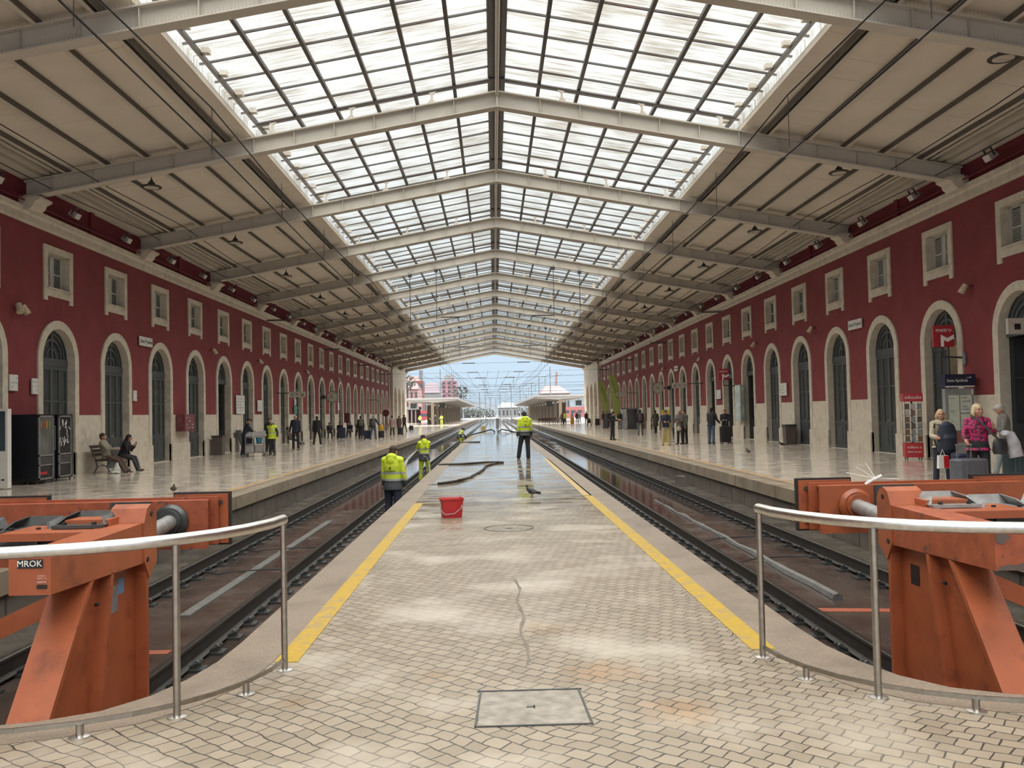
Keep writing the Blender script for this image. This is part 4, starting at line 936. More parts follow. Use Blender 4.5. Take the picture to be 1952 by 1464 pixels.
# --- wall signs
def wall_panel(name, nm, y0, y1, z0, z1, mt, label, cat='sign', proud=.045, group=None, depth=.04):
    """flat panel on a side wall; its lettering reads towards the hall"""
    X = XL if nm == 'left' else XR; s = into_hall(nm); f = ZL if nm == 'left' else (lambda h: h)
    t = thing(name, label, cat, (X + s * proud, (y0 + y1) / 2, f((z0 + z1) / 2)), 0, group)
    w, h = (y1 - y0) / 2, (f(z1) - f(z0)) / 2
    m = MB(); m.box(*sorted((0, s * depth)), -w, w, -h, h); m.build('panel', mt, t, smooth=0)
    t['_f'] = s; return t, w, h
def wtext(t, nm, body, size, dy, dz, mt, squeeze=1.0, out=.042):
    s = into_hall(nm)
    return text('lettering', body, size, t, (s * out, dy, dz), (PI / 2, 0, s * PI / 2), mt, squeeze=squeeze)
def small_marks(t, nm, w, h, rows, mt, out=.042, cols=3):
    s = into_hall(nm); m = MB()
    for r_ in range(rows):
        for c in range(cols):
            if random.random() < .75:
                y = -w + w * 2 * (c + .5) / cols; z = h - 2 * h * (r_ + .5) / rows; a = w / cols * random.uniform(.3, .7); b_ = h / rows * .4
                x = s * out; m.box(*sorted((x, x + s * .002)), y - a, y + a, z - b_, z + b_)
    if m.v: m.build('print', mt, t, smooth=0)
for nm, y, lab in (('left', 34.1, 'left'), ('right', 33.35, 'right')):
    t, w, h = wall_panel('station_sign', nm, y - .62, y + .62, 4.62, 4.98, M_WHITE, 'white station name sign high on the %s wall between two arches' % lab)
    wtext(t, nm, 'Lisboa Stª Apolónia', .19, 0, 0, M_PRINT, .78)
t, w, h = wall_panel('station_sign', 'right', 65.9, 67.2, 4.62, 5.0, M_WHITE, 'white station name sign farther along the right wall past the clock'); wtext(t, 'right', 'Lisboa Stª Apolónia', .19, 0, 0, M_PRINT, .78)
for nm, y0, y1, z0, z1, rows, lab in (('left', 24.55, 24.95, 2.62, 3.08, 3, 'small framed notice left of the first full arch on the left wall'), ('left', 25.72, 26.05, 2.55, 3.02, 3, 'small framed notice touching the first full arch on the left wall'),
        ('left', 32.88, 33.18, 2.45, 2.85, 2, 'small narrow notice right of the second arch on the left wall'),
        ('left', 45.9, 47.4, 1.95, 2.95, 5, 'large white notice board beside the open left doorway'), ('left', 50.0, 50.9, 2.1, 2.75, 4, 'white poster next to the seventh left arch'),
        ('left', 59.2, 59.7, 2.6, 2.95, 1, 'tiny white plate under the left platform number sign'), ('left', 75.5, 76.3, 2.3, 2.9, 2, 'white plate on the left wall past the clock'),
        ('right', 41.45, 42.4, 2.25, 2.85, 3, 'white pictogram board between the right arches beside the litter bin'), ('right', 53.6, 54.6, 2.3, 2.85, 3, 'white pictogram board left of the couple by the right wall')):
    t, w, h = wall_panel('notice', nm, y0, y1, z0, z1, M_WHITE, lab, 'notice'); small_marks(t, nm, w * .85, h * .8, rows, M_GRPRINT)
t, w, h = wall_panel('poster_board', 'left', 37.3, 38.55, 1.2, 1.93, mat('maroon_poster', (.16, .04, .05), .5, var=.5, scale=9), 'maroon poster board of small pictures between two left arches', 'poster', .06, depth=.35); small_marks(t, 'left', w * .8, h * .8, 4, M_GRPRINT, out=.352)
t, w, h = wall_panel('green_box', 'left', 59.0, 59.9, 1.95, 2.5, mat('green_box', (.05, .20, .13), .5), 'green first aid box on the left wall by the platform sign', 'box', .06)
t, w, h = wall_panel('advert_board', 'right', 48.6, 49.7, 1.0, 3.0, mat('pale_poster', (.36, .42, .38), .25, var=.4, scale=2.5), 'tall pale poster board beside the open right doorways', 'poster', .06, depth=.22)
# plaques with door numbers
# hanging platform signs, facing the camera
def hang_sign(x, y, z, body, label, wallx):
    t = thing('platform_sign', label, 'sign', (x, y, z)); w, h = .49, .175
    m = MB(); m.box(-w, w, 0, .09, -h, h); m.build('panel', mat('beige_sign', (.44, .41, .35), .5), t, smooth=0)
    for k, b in enumerate(body):
        text('lettering', b, .23, t, (-.30 + .30 * k, -.004, 0), (PI / 2, 0, 0), M_PRINT) if b in '56' else arrow(t, -.30 + .30 * k, b)
    m = MB(); d = 1 if wallx > x else -1; m.bar((d * w, .045, .1), (wallx - x, .045, .1), .05, .05); m.build('bracket', M_DKIRON, t, smooth=0)
def arrow(t, x, b):
    s = 1 if b == '>' else -1; m = MB()
    m.add([(x - s * .084, -.006, .063), (x - s * .063, -.006, .084), (x + s * .077, -.006, -.056), (x + s * .056, -.006, -.077)], [(0, 1, 2, 3)])
    m.add([(x + s * .09, -.006, -.09), (x + s * .09, -.006, .03), (x - s * .03, -.006, -.09)], [(0, 1, 2)]); m.build('arrow', M_PRINT, t, smooth=0)
hang_sign(-12.13, 54.6, 3.12, '65>', 'beige sign with platform numbers six and five on the left', XL)
hang_sign(12.35, 58.2, 3.30, '<56', 'beige sign with platform numbers five and six on the right', XR)
hang_sign(-11.9, 93.5, 3.3, '>', 'small beige arrow sign far along the left wall', XL)
hang_sign(12.3, 84.5, 3.3, '<', 'small beige arrow sign far along the right wall', XR)
# clocks
def clock(x, y, z, wallx, label, hm):
    t = thing('station_clock', label, 'clock', (x, y, z)); R_ = .42
    m = MB(); m.lathe((0, 0, 0), [(R_ + .03, -.10), (R_ + .04, 0), (R_ + .03, .10)], 32, 'y'); m.build('case', M_DKIRON, t)
    m = MB(); m.lathe((0, -.105, 0), [(R_, 0), (R_, .006)], 32, 'y'); f = m.build('dial', mat('clock_dial', (.47, .43, .37), .4), t)
    m = MB()
    for k in range(12):
        a = k * PI / 6; c, s = math.cos(a), math.sin(a); r0, r1 = .32, .385
        m.add([(s * r0 - c * .014, -.112, c * r0 + s * .014), (s * r0 + c * .014, -.112, c * r0 - s * .014), (s * r1 + c * .014, -.112, c * r1 - s * .014), (s * r1 - c * .014, -.112, c * r1 + s * .014)], [(0, 1, 2, 3)])
    m.build('hour_marks', M_PRINT, f, smooth=0, fix=False)
    h, mi = hm
    for nm, a, L, w in (('hour_hand', (h + mi / 60) * PI / 6, .22, .022), ('minute_hand', mi * PI / 30, .33, .015)):
        c, s = math.cos(a), math.sin(a); m = MB(); m.add([(-s * .06 - c * w, -.118, -c * .06 + s * w), (-s * .06 + c * w, -.118, -c * .06 - s * w), (s * L + c * w * .6, -.118, c * L - s * w * .6), (s * L - c * w * .6, -.118, c * L + s * w * .6)], [(0, 1, 2, 3)]); m.build(nm, M_PRINT, f, smooth=0)
    m = MB(); d = 1 if wallx > x else -1; m.bar((d * R_, 0, 0), (wallx - x, 0, 0), .10, .10); m.bar((wallx - x - d * .30, 0, 0), (wallx - x, 0, 0), .26, .30); m.build('arm', M_DKIRON, t, smooth=0)
clock(-12.55, 68.9, 3.24, XL, 'round station clock on an arm from the left wall', (10, 43))
clock(12.95, 69.1, 3.42, XR, 'round station clock on an arm from the right wall', (10, 43))
# metro signs
def metro(x, y, z, w, rz, wallx, label, k):
    t = thing('metro_sign', label, 'sign', (x, y, z), rz)
    m = MB(); m.box(-w, w, 0, .14, -w * 1.12, w * 1.12); m.build('panel', M_SIGNRED, t, smooth=0)
    text('lettering', 'metro', w * .62, t, (.0, -.004, w * .62), (PI / 2, 0, 0), M_WPRINT)
    m = MB(); y_ = -.006; u = w
    m.add([(-u * .30, y_, -u * 1.10), (.0, y_, -u * 1.10), (.0, y_, -u * .42), (u * .34, y_, -u * .62), (u * .98, y_, -u * .30), (u * .98, y_, u * .12), (u * .34, y_, -u * .22), (-u * .30, y_, u * .16)], [(0, 1, 2, 7), (2, 3, 6, 7), (3, 4, 5, 6)])
    m.build('logo', M_WPRINT, t, smooth=0)
    m = MB(); m.tube([(-.02, .07, -w * 1.1), (-.02, .07, -w * 2.1), (wallx - x, .07, -w * 2.25)], .03, 8)
    m.build('arm', M_DKIRON, t)
    m = MB(); m.box(wallx - x - .03, wallx - x + .02, -.1, .24, -w * 3.0, -w * 1.8); m.build('wall_plate', M_GREY, t, smooth=0)
metro(13.37, 25.8, 3.70, .29, rad(-8), XR - .02, 'red metro sign on the near part of the right wall', 0)
metro(13.30, 50.6, 3.66, .30, rad(-8), XR - .02, 'red metro sign farther along the right wall above an open doorway', 1)
# information totem by the right wall
t = thing('information_totem', 'dark information totem headed with the station name beside the right wall', 'information board', (13.35, 25.0, Z_R))
m = MB(); m.box(-.42, .42, 0, .16, .05, 2.14); m.box(-.46, .46, -.05, .30, 0, .05); m.build('body', mat('totem_grey', (.24, .255, .25), .35), t, smooth=0)
m = MB(); m.box(-.42, .46, -.04, .34, 2.18, 2.55); hd = m.build('header', M_NAVY, t, smooth=0)
m = MB(); m.box(-.42, .42, -.045, -.04, 2.18, 2.215); m.build('header_strip', M_WPRINT, hd, smooth=0)
text('lettering', 'Santa Apolónia', .125, hd, (-.07, -.044, 2.37), (PI / 2, 0, 0), M_WPRINT, squeeze=.8)
m = MB(); m.box(.20, .33, -.044, -.041, 2.44, 2.455); m.box(.30, .33, -.044, -.041, 2.455, 2.48); m.build('logo', M_WPRINT, hd, smooth=0)
m = MB(); m.box(-.32, -.02, -.008, 0, .95, 1.95); m.box(.02, .34, -.008, 0, 1.45, 1.95); m.box(.02, .34, -.008, 0, .95, 1.40); m.box(.34, .41, -.008, 0, 1.97, 2.12); ps = m.build('timetable_sheet', mat('pale_green_paper', (.52, .56, .48), .5), t, smooth=0)
m = MB()
for z in (1.85, 1.5, 1.45, 1.2, 1.02): m.box(-.28, -.28 + random.uniform(.08, .2), -.011, -.009, z, z + .025)
for z in (1.85, 1.75, 1.6, 1.52): m.box(.06, .06 + random.uniform(.12, .24), -.011, -.009, z, z + .04)
m.build('print', M_GRPRINT, ps, smooth=0)
m = MB(); m.box(-.32, .2, -.007, 0, .60, .92); m.build('lower_poster', mat('brown_red_paper', (.23, .09, .08), .5), t, smooth=0)
# sign cut by the right border
t = thing('hanging_sign', 'pale sign with a black mark at the right border above an open doorway', 'sign', (14.0 - .72, 22.0, 3.62)); m = MB(); m.box(-.22, .5, 0, .1, -.20, .20); m.build('panel', mat('beige_sign', (.44, .41, .35), .5), t, smooth=0)
m = MB(); m.box(-.06, .1, -.005, 0, -.09, .06); m.build('print', M_PRINT, t, smooth=0)
# teal banners on the right wall far away
for k, (px, yb) in enumerate(((1155, 96.5), (1182, 85.5))):
    x = (12.05, 11.75)[k]
    t = thing('feather_banner', ('farther', 'nearer')[k] + ' green feather banner leaning beside the right wall', 'banner', (x - .1, yb, Z_R))
    m = MB(); zt = (5.0, 5.25)[k]; w = .5
    P = [(-.95 * w, zt), (.25 * w, zt - .05), (.85 * w, zt - .7), (1.3 * w, 2.8), (1.2 * w, 1.1), (.05 * w, 1.0), (-.55 * w, 3.0)]
    m.prism(P, 'y', -.012, .012); m.build('cloth', mat('lime_cloth', (.30, .33, .10), .7, var=.08), t, smooth=0)
    m = MB(); m.tube([(1.22 * w, .03, .05), (1.3 * w, .03, 2.6), (.8 * w, .03, zt - .55), (.2 * w, .03, zt)], .018, 6); m.build('pole', M_GREY, t)
    m = MB(); m.tube([(-.28 * w + .05 * i + .09 * math.sin(i * 2.4), -.02, zt - .55 - i * .16) for i in range(12)], .022, 5); m.build('lettering', M_PRINT, t)
    m = MB(); m.box(1.22 * w - .25, 1.22 * w + .25, -.25, .25, 0, .05); m.build('base', M_DKIRON, t, smooth=0)
# ------------------------------------------------------------------ beyond the hall
g = MB(); g.quad((-500, 131, BED - .06), (500, 131, BED - .06), (500, 1700, BED - .06), (-500, 1700, BED - .06))
tag(g.build('ground_yard', mat('pale_rail_yard', (.075, .075, .075), .6, var=.3, scale=.3), smooth=0), 'pale wet ground of the rail yard beyond the hall', 'ground', kind='structure')
M_CONC = mat('canopy_concrete', (.20, .19, .18), .6); M_WALLP = mat('pavilion_wall', (.50, .43, .34), .6)
M_WHT = mat('white_render', (.19, .187, .185), .7); M_PINK = mat('pink_render', (.24, .13, .145), .7, var=.6, scale=.25)
M_ROOF = mat('pink_tile_roof', (.14, .075, .075), .8); M_BRICK = mat('red_brick', (.13, .055, .05), .8); M_MAST = mat('grey_mast', (.12, .13, .14), .6)
M_WINDOW = mat('far_window', (.05, .055, .06), .4)
def canopy(nm, e, sg, far, yc, label):
    """flat concrete canopy over an outdoor platform; e its track edge, sg outward"""
    t = thing('platform_canopy', label, 'canopy', (e + sg * 5, yc, Z_L))
    ox, oy, oz = t.location; L = far - yc
    m = MB(); x0, x1 = e + sg * .3 - ox, e + sg * 10.5 - ox; 
    m.prism([(x0, 4.05), (x0 + sg * .05, 4.42), (x1, 4.42), (x1, 4.25), (x0 + sg * 4, 3.75)], 'y', 0, L); m.build('roof_slab', M_CONC, t, smooth=0)
    m = MB(); m.box(*sorted((x0 - sg * .04, x0 + sg * .02)), -.05, L, 4.05, 4.50); m.box(*sorted((x0, x1)), -.06, 0, 4.22, 4.50); m.build('fascia', mat('white_fascia', (.25, .25, .25), .5), t, smooth=0)
    for i in range(26):
        y = 5 + i * 12.0
        if y > L - 2: break
        m = MB(); m.box(-.24, .24, y, y + .6, 0, 3.8); m.build('column', M_WALLP, t, smooth=0)
    m = MB(); m.box(*sorted((sg * .9, sg * 1.6)), 14, L - 10, 0, 3.4); m.build('shelter_wall', mat('brown_shelter', (.10, .07, .055), .7), t, smooth=0)
    return t
canopy('left', SIDE_L, -1, 285, 147, 'flat concrete canopy over the left platform beyond the hall')
canopy('right', SIDE_R, 1, 285, 142, 'flat concrete canopy over the right platform beyond the hall')
def screen(x, y, z, label):
    t = thing('departure_screen', label, 'screen', (x, y, z)); m = MB(); m.box(-.5, .5, 0, .15, -.42, .42); m.build('panel', mat('dark_screen', (.04, .05, .05), .3), t, smooth=0)
    m = MB(); m.box(-.03, .03, .05, .1, .42, 1.3); m.build('hanger', M_MAST, t, smooth=0)
for px, py, y, lab in ((788, 774, 150, 'dark departure screen hanging under the left canopy near the hall'), (843, 773, 154, 'dark departure screen hanging deeper under the left canopy'), (1047, 770, 148, 'dark departure screen hanging under the right canopy'), (1103, 768, 145, 'dark departure screen hanging outside the right end of the hall')):
    d = G(px, py, 1.0); k = y / d.y; screen(d.x * k, y, CAM_Z + (1.0 - CAM_Z) * k, lab)
def lerp_(a, b, t): return a + (b - a) * t
def sight(px, py, y):
    d = RIGHT * ((px - 976) / F_PX) - UP * ((py - 732) / F_PX) + FWD; k = y / d.y
    return Vector((d.x * k, y, CAM_Z + d.z * k))
def block(name, px0, px1, pyt, y, depth, mt, label, cat='building', roof=None, rows=0, cols=0, rh=3.0):
    a, b = sight(px0, pyt, y), sight(px1, pyt, y)
    t = thing(name, label, cat, ((a.x + b.x) / 2, y, BED)); w = abs(b.x - a.x) / 2; h = (a.z + b.z) / 2 - BED
    m = MB(); m.box(-w, w, 0, depth, 0, h); m.build('wall', mt, t, smooth=0)
    for r in range(rows):
        for c in range(cols):
            x = -w + 2 * w * (c + .5) / cols; z = h * (r + .5) / rows
            m = MB(); m.box(x - w / cols * .5, x + w / cols * .5, -.15, .05, z - h / rows * .25, z + h / rows * .25); m.build('window', M_WINDOW, t, smooth=0)
    if roof:
        m = MB(); m.add([(-w * 1.05, -.5, h), (w * 1.05, -.5, h), (w * 1.05, depth + .5, h), (-w * 1.05, depth + .5, h), (-w * .55, depth / 2, h + rh), (w * .55, depth / 2, h + rh)], [(0, 1, 5, 4), (1, 2, 5), (2, 3, 4, 5), (3, 0, 4), (3, 2, 1, 0)]); m.build('roof', roof, t, smooth=0)
    return t
tw = block('apartment_tower', 841, 871, 726, 620, 14, M_PINK, 'pink apartment tower rising behind the left canopy', rows=9, cols=3)
m = MB(); hz = sight(856, 726, 620).z - BED; m.box(-3.6, 3.2, 2, 12, hz, hz + 3.6); m.box(-2, 2, 4, 10, hz + 3.6, hz + 4.6); m.build('top_storey', M_WHT, tw, smooth=0)
block('white_house', 772, 800, 728, 420, 16, M_WHT, 'white house on the slope at the left end of the canopy', roof=M_BRICK, rows=3, cols=4)
block('row_house', 772, 797, 742, 330, 18, mat('pink_wash', (.30, .18, .17), .7), 'pink row house just beyond the left end of the hall', roof=M_ROOF, rows=3, cols=3, rh=2.5)
block('brick_house', 791, 806, 726, 400, 10, M_BRICK, 'narrow brick house beside the bridge tower', rows=3, cols=2)
block('low_house', 806, 838, 749, 480, 14, M_WHT, 'low white house with a dark roof left of the pink tower', roof=mat('dark_roof', (.10, .075, .085), .8), rows=1, cols=4, rh=6)
block('depot', 1033, 1086, 750, 330, 40, mat('pale_depot', (.19, .185, .18), .7), 'long pale depot with a pink roof behind the right canopy', roof=M_ROOF, rows=1, cols=9, rh=3.5)
block('white_shed', 949, 985, 777, 520, 16, M_WHT, 'small white shed at the end of the yard', roof=M_WHT, rows=1, cols=5, rh=3)
t = thing('red_train', 'red train standing behind the right canopy', 'train', (sight(1105, 780, 300).x, 300, BED)); m = MB(); m.prism([(-6, .6), (6, .6), (6, 3.6), (5.6, 4.2), (-5.6, 4.2), (-6, 3.6)], 'y', 0, 3); m.build('body', mat('train_red', (.30, .10, .10), .5), t, smooth=0)
for i in range(5):
    m = MB(); m.box(-5.2 + i * 2.2, -3.6 + i * 2.2, -.03, 0, 2.1, 3.1); m.build('window', M_WINDOW, t, smooth=0)
t = thing('red_train', 'red train glimpsed behind the left canopy', 'train', (sight(806, 790, 300).x, 300, BED)); m = MB(); m.prism([(-2.4, .9), (2.0, .9), (2.0, 3.9), (-2.4, 3.9)], 'y', 0, 3); m.build('body', mat('train_red2', (.32, .05, .06), .5), t, smooth=0)
m = MB(); m.box(-2.0, 1.6, -.03, 0, 2.0, 3.0); m.build('window', M_WINDOW, t, smooth=0)
# side building with columns at the far left
t = thing('colonnade', 'low building with white columns beyond the left end of the hall', 'building', (sight(786, 790, 190).x - 1.5, 190, Z_L)); m = MB(); m.box(-3.2, 3.0, 0, 6, 2.9, 3.5); m.build('roof_slab', M_WHT, t, smooth=0); m = MB(); m.box(-3.2, 3.0, 3, 3.2, 0, 2.9); m.build('wall', M_BRICK, t, smooth=0)
for i in range(7):
    m = MB(); m.tube([(-2.9 + i * .85, .3, 0), (-2.9 + i * .85, .3, 2.9)], .16, 8); m.build('column', M_WHT, t)
# bridge tower with stays, crane, masts
a = sight(802, 706, 800); t = thing('bridge_tower', 'grey cable bridge tower far behind the left houses', 'bridge', (a.x, 800, BED))
m = MB(); m.box(-1.6, 1.6, 0, 4, 0, a.z + 1); m.build('pylon', M_MAST, t, smooth=0)
m = MB()
for i in range(9):
    z = a.z - 2 - i * 3.2; m.tube([(1, 2, z), (34 - i * 3.2, 2, a.z - 42)], .10, 4); m.tube([(-1, 2, z), (-12 + i * 1.0, 2, a.z - 42)], .10, 4)
m.build('stay_cables', M_MAST, t)
a, b = sight(1055, 744, 600), sight(1061, 709, 600); t = thing('crane', 'pale leaning crane mast behind the right canopy', 'crane', (a.x, 600, a.z)); m = MB(); m.bar((0, 0, -20), (b.x - a.x, 0, b.z - a.z), 1.6, 1.6); m.build('boom', mat('pale_crane', (.22, .15, .14), .6), t, smooth=0)
k = 0
for px, pyt, y, lab in ((839, 704, 295, 'tall grey mast behind the left canopy'), (1048, 699, 296, 'tallest grey mast behind the right canopy'), (1027, 717, 300, 'mast second from the tallest on the right'), (1013, 729, 310, 'thin mast left of the pink roofed depot'), (974, 733, 300, 'slim mast at the right of the open yard'), (991, 738, 330, 'short mast beside the slim mast in the yard'), (882, 737, 320, 'slim mast right of the pink tower'), (963, 764, 480, 'small far mast in the middle of the yard')):
    a = sight(px, pyt, y); t = thing('overhead_mast', lab, 'mast', (a.x, y, BED)); m = MB(); m.box(-.16, .16, -.16, .16, 0, a.z - BED); m.build('post', M_MAST, t, smooth=0)
    m = MB(); sg = 1 if a.x < 0 else -1; m.bar((0, 0, 6.6), (sg * 3.2, 0, 6.9), .09, .09); m.bar((0, 0, 7.6), (sg * 3.2, 0, 6.9), .05, .05); m.build('cantilever', M_MAST, t, smooth=0)
for i in range(7):
    y = 150 + 36 * i; z = 8.2
    m = MB(); m.tube([(-26, y, z), (0, y, z - .5), (26, y, z)], .03, 4); m.tube([(-26, y, z - 1.9), (26, y, z - 1.9)], .03, 4)
    o = m.build('span_wires', M_WIRE); tag(o, '%s pair of cross-span wires over the yard beyond the hall' % ORD[i], 'wire')
for x, lab in ((-8.5, 'left outermost'), (-1.0, 'left middle'), (1.6, 'right middle'), (9.2, 'right outermost')):
    m = MB(); m.tube([(x * .9, 134, 6.6), (x * .5, 200, 6.0), (x, 290, 6.6), (x * 1.2, 420, 6.2)], .022, 4); tag(m.build('yard_wire', M_WIRE), '%s contact wire over the yard' % lab, 'wire')
# trees and the hill
def tree(px, pyb, pyt, y, r, label):
    a, b = sight(px, pyb, y), sight(px, pyt, y); t = thing('tree', label, 'tree', (a.x, y, BED)); rnd = random.Random(int(px)); m = MB(); h = b.z - BED
    for i in range(170):
        th, ph, rr = rnd.uniform(0, 2 * PI), rnd.uniform(-1, 1), r * rnd.uniform(.55, 1); q = math.sqrt(1 - ph * ph)
        c = Vector((rr * q * math.cos(th), rr * q * math.sin(th), h - r + rr * ph)); s = r * .16; d = Vector((rnd.uniform(-1, 1), rnd.uniform(-1, 1), rnd.uniform(-1, 1))).normalized(); e_ = d.orthogonal().normalized()
        m.add([c - d * s, c + e_ * s * .6, c + d * s, c - e_ * s * .6], [(0, 1, 2, 3)])
    m.build('foliage', mat('far_foliage', (.028, .034, .024), .8, var=.4), t, smooth=0, fix=False)
    m = MB(); m.tube([(0, 0, 0), (0, 0, h - r)], [r * .12, r * .08], 6); m.build('trunk', M_DKIRON, t)
tree(879, 760, 734, 360, 3.2, 'tree between the pink tower and the open yard'); tree(776, 735, 713, 300, 3.0, 'tree on the slope beside the end of the left wall')
for i in range(9):
    px = (886, 897, 909, 921, 934, 990, 1003, 968, 1012)[i]; tree(px, 790, (775, 777, 776, 778, 777, 776, 775, 779, 777)[i], 560 + 17 * i, 4.5, '%s of the low far trees along the end of the yard' % ORD[i])
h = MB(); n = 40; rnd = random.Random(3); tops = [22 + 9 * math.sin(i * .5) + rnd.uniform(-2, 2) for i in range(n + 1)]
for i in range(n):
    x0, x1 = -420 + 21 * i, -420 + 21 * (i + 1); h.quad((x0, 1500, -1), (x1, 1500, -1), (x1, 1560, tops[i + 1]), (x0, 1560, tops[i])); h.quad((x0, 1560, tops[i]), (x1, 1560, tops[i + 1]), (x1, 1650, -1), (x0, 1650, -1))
tag(h.build('hill', mat('haze_tinted_hill', (.040, .050, .060), .9, var=.3, scale=.05)), 'low grey hill closing the view beyond the yard', 'hill', kind='structure')  # bluish grey base colour paints the distance haze onto the hill
# more of the overhead line: fanning wires, droppers and rod insulators
rnd = random.Random(9)
for i in range(14):
    x0, z0 = -10.5 + 1.62 * i, 8.6 - .12 * abs(i - 6.5); x1, y1 = x0 * .35 + rnd.uniform(-4, 4), rnd.uniform(230, 330)
    m = MB(); m.tube([(x0, 134, z0 - .3), (lerp_(x0, x1, .5), lerp_(134, y1, .5), 7.0 + rnd.uniform(-.5, .8)), (x1, y1, 8.0 + rnd.uniform(-.8, 1.2))], .020, 4)
    tag(m.build('fanning_wire', M_WIRE), '%s of the wires fanning out from the roof end over the yard, from the left' % ORD[i], 'wire')
for i in range(4):
    y = 150 + 36 * i
    for j, x in enumerate((-7.5, -2.2, 2.8, 8.2)):
        m = MB(); m.tube([(x - .9, y, 7.85), (x + .9, y, 7.85)], .06, 6); tag(m.build('span_insulator', M_DKIRON), '%s rod insulator from the left on the %s yard span' % (ORD[j], ORD[i]), 'insulator')
        m = MB(); m.tube([(x + .6, y, 7.82), (x + .6, y, 6.1)], .035, 5); tag(m.build('dropper_rod', M_DKIRON), '%s hanging rod from the left under the %s yard span' % (ORD[j], ORD[i]), 'hanger')
for px, pyt, y in ((925, 752, 420), (934, 757, 470), (945, 760, 520), (953, 748, 400), (1003, 752, 440), (914, 748, 390)):
    a = sight(px, pyt, y); t = thing('overhead_mast', 'far thin mast %s in the yard' % {925: 'left of the middle', 934: 'second left of the middle', 945: 'exactly in the middle', 953: 'just right of the middle', 1003: 'beside the right canopy end', 914: 'beside the left canopy end'}[px], 'mast', (a.x, y, BED)); m = MB(); m.box(-.18, .18, -.18, .18, 0, a.z - BED); m.build('post', M_MAST, t, smooth=0); m = MB(); m.bar((-3.5, 0, 7), (3.5, 0, 7.1), .12, .12); m.build('cantilever', M_MAST, t, smooth=0)
# ------------------------------------------------------------------ people
class Body(MB):
    def limb(s, pts, r, seg=10):
        """rounded tapering limb"""
        s.tube(pts, r, seg)
        for p, q in ((pts[0], r[0]), (pts[-1], r[-1])):
            a = q if not isinstance(q, tuple) else min(q); s.ell(p, a, a, a, seg, 6)
def fuse(mb, name, voxel, mats, parent, smooth=2):
    """melt the overlapping limbs into one continuous skin"""
    me = mb.mesh('tmp', mats, 0); o = bpy.data.objects.new('tmp', me); COL.objects.link(o)
    r = o.modifiers.new('r', 'REMESH'); r.mode = 'VOXEL'; r.voxel_size = voxel
    if smooth: k = o.modifiers.new('s', 'SMOOTH'); k.factor = .5; k.iterations = smooth
    m2 = bpy.data.meshes.new_from_object(o.evaluated_get(bpy.context.evaluated_depsgraph_get()))
    bpy.data.objects.remove(o); bpy.data.meshes.remove(me)
    m2.polygons.foreach_set('use_smooth', [True] * len(m2.polygons)); m2.name = name
    if not m2.materials: m2.materials.append(mats)
    return put(name, m2, parent)
def lerp(a, b, t): return a + (b - a) * t
class Pose:
    """joint positions of a standing, walking or sitting figure that faces +y"""
    def __init__(s, h=1.72, lean=0, arms=((8, 6, 12, 0), (8, 6, 12, 0)), legs=((0, 4, 0), (0, 4, 0)), seat=None, head=(0, 0), side=0, plump=1.0, twist=0, sw=.178):
        k = h / 1.75; s.k = k; s.pl = plump; s.sw = sw
        def leg(sg, p, o, kn):
            p, o, kn = rad(p), rad(o), rad(kn)
            hip = Vector((sg * .09, 0, 0)); d1 = Vector((sg * math.sin(o), math.sin(p) * math.cos(o), -math.cos(p) * math.cos(o)))
            kne = hip + d1 * .44; d2 = Vector((sg * math.sin(o) * .8, math.sin(p - kn), -math.cos(p - kn))).normalized(); ank = kne + d2 * .42
            return hip, kne, ank
        L = [leg(-1, *legs[0]), leg(1, *legs[1])]
        zmin = min(l[2].z for l in L); pz = .08 - zmin if seat is None else seat / k + .09
        P = Vector((0, 0, pz)); s.pel = P * k
        s.legs = [[(P + q) * k for q in l] for l in L]
        R_ = Matrix.Rotation(rad(twist), 3, 'Z') @ Matrix.Rotation(rad(side), 3, 'Y') @ Matrix.Rotation(-rad(lean), 3, 'X')
        s.R = R_
        def T(x, y, z): return (P + R_ @ Vector((x, y, z))) * k
        s.T = T
        s.waist, s.chest, s.neck = T(0, 0, .14), T(0, .0, .34), T(0, -.01, .52)
        s.arms = []
        for sg, (a, b, e, c) in ((-1, arms[0]), (1, arms[1])):
            sh = Vector((sg * s.sw, -.005, .462)); a, b, e, c = rad(a), rad(b), rad(e), rad(c)
            d1 = Vector((sg * math.sin(b), math.sin(a) * math.cos(b), -math.cos(a) * math.cos(b)))
            el = sh + d1 * .29; d2 = Vector((sg * math.sin(b) * .3 - sg * math.sin(c), math.sin(a + e) * math.cos(c), -math.cos(a + e) * math.cos(c))).normalized()
            wr = el + d2 * .25; s.arms.append([T(*sh), T(*el), T(*wr), (R_ @ d2).normalized()])
        s.headR = R_ @ Matrix.Rotation(rad(head[1]), 3, 'Z') @ Matrix.Rotation(rad(lean * .7 - head[0]), 3, 'X')
        s.headc = s.neck + s.headR @ Vector((0, .025, .135)) * k
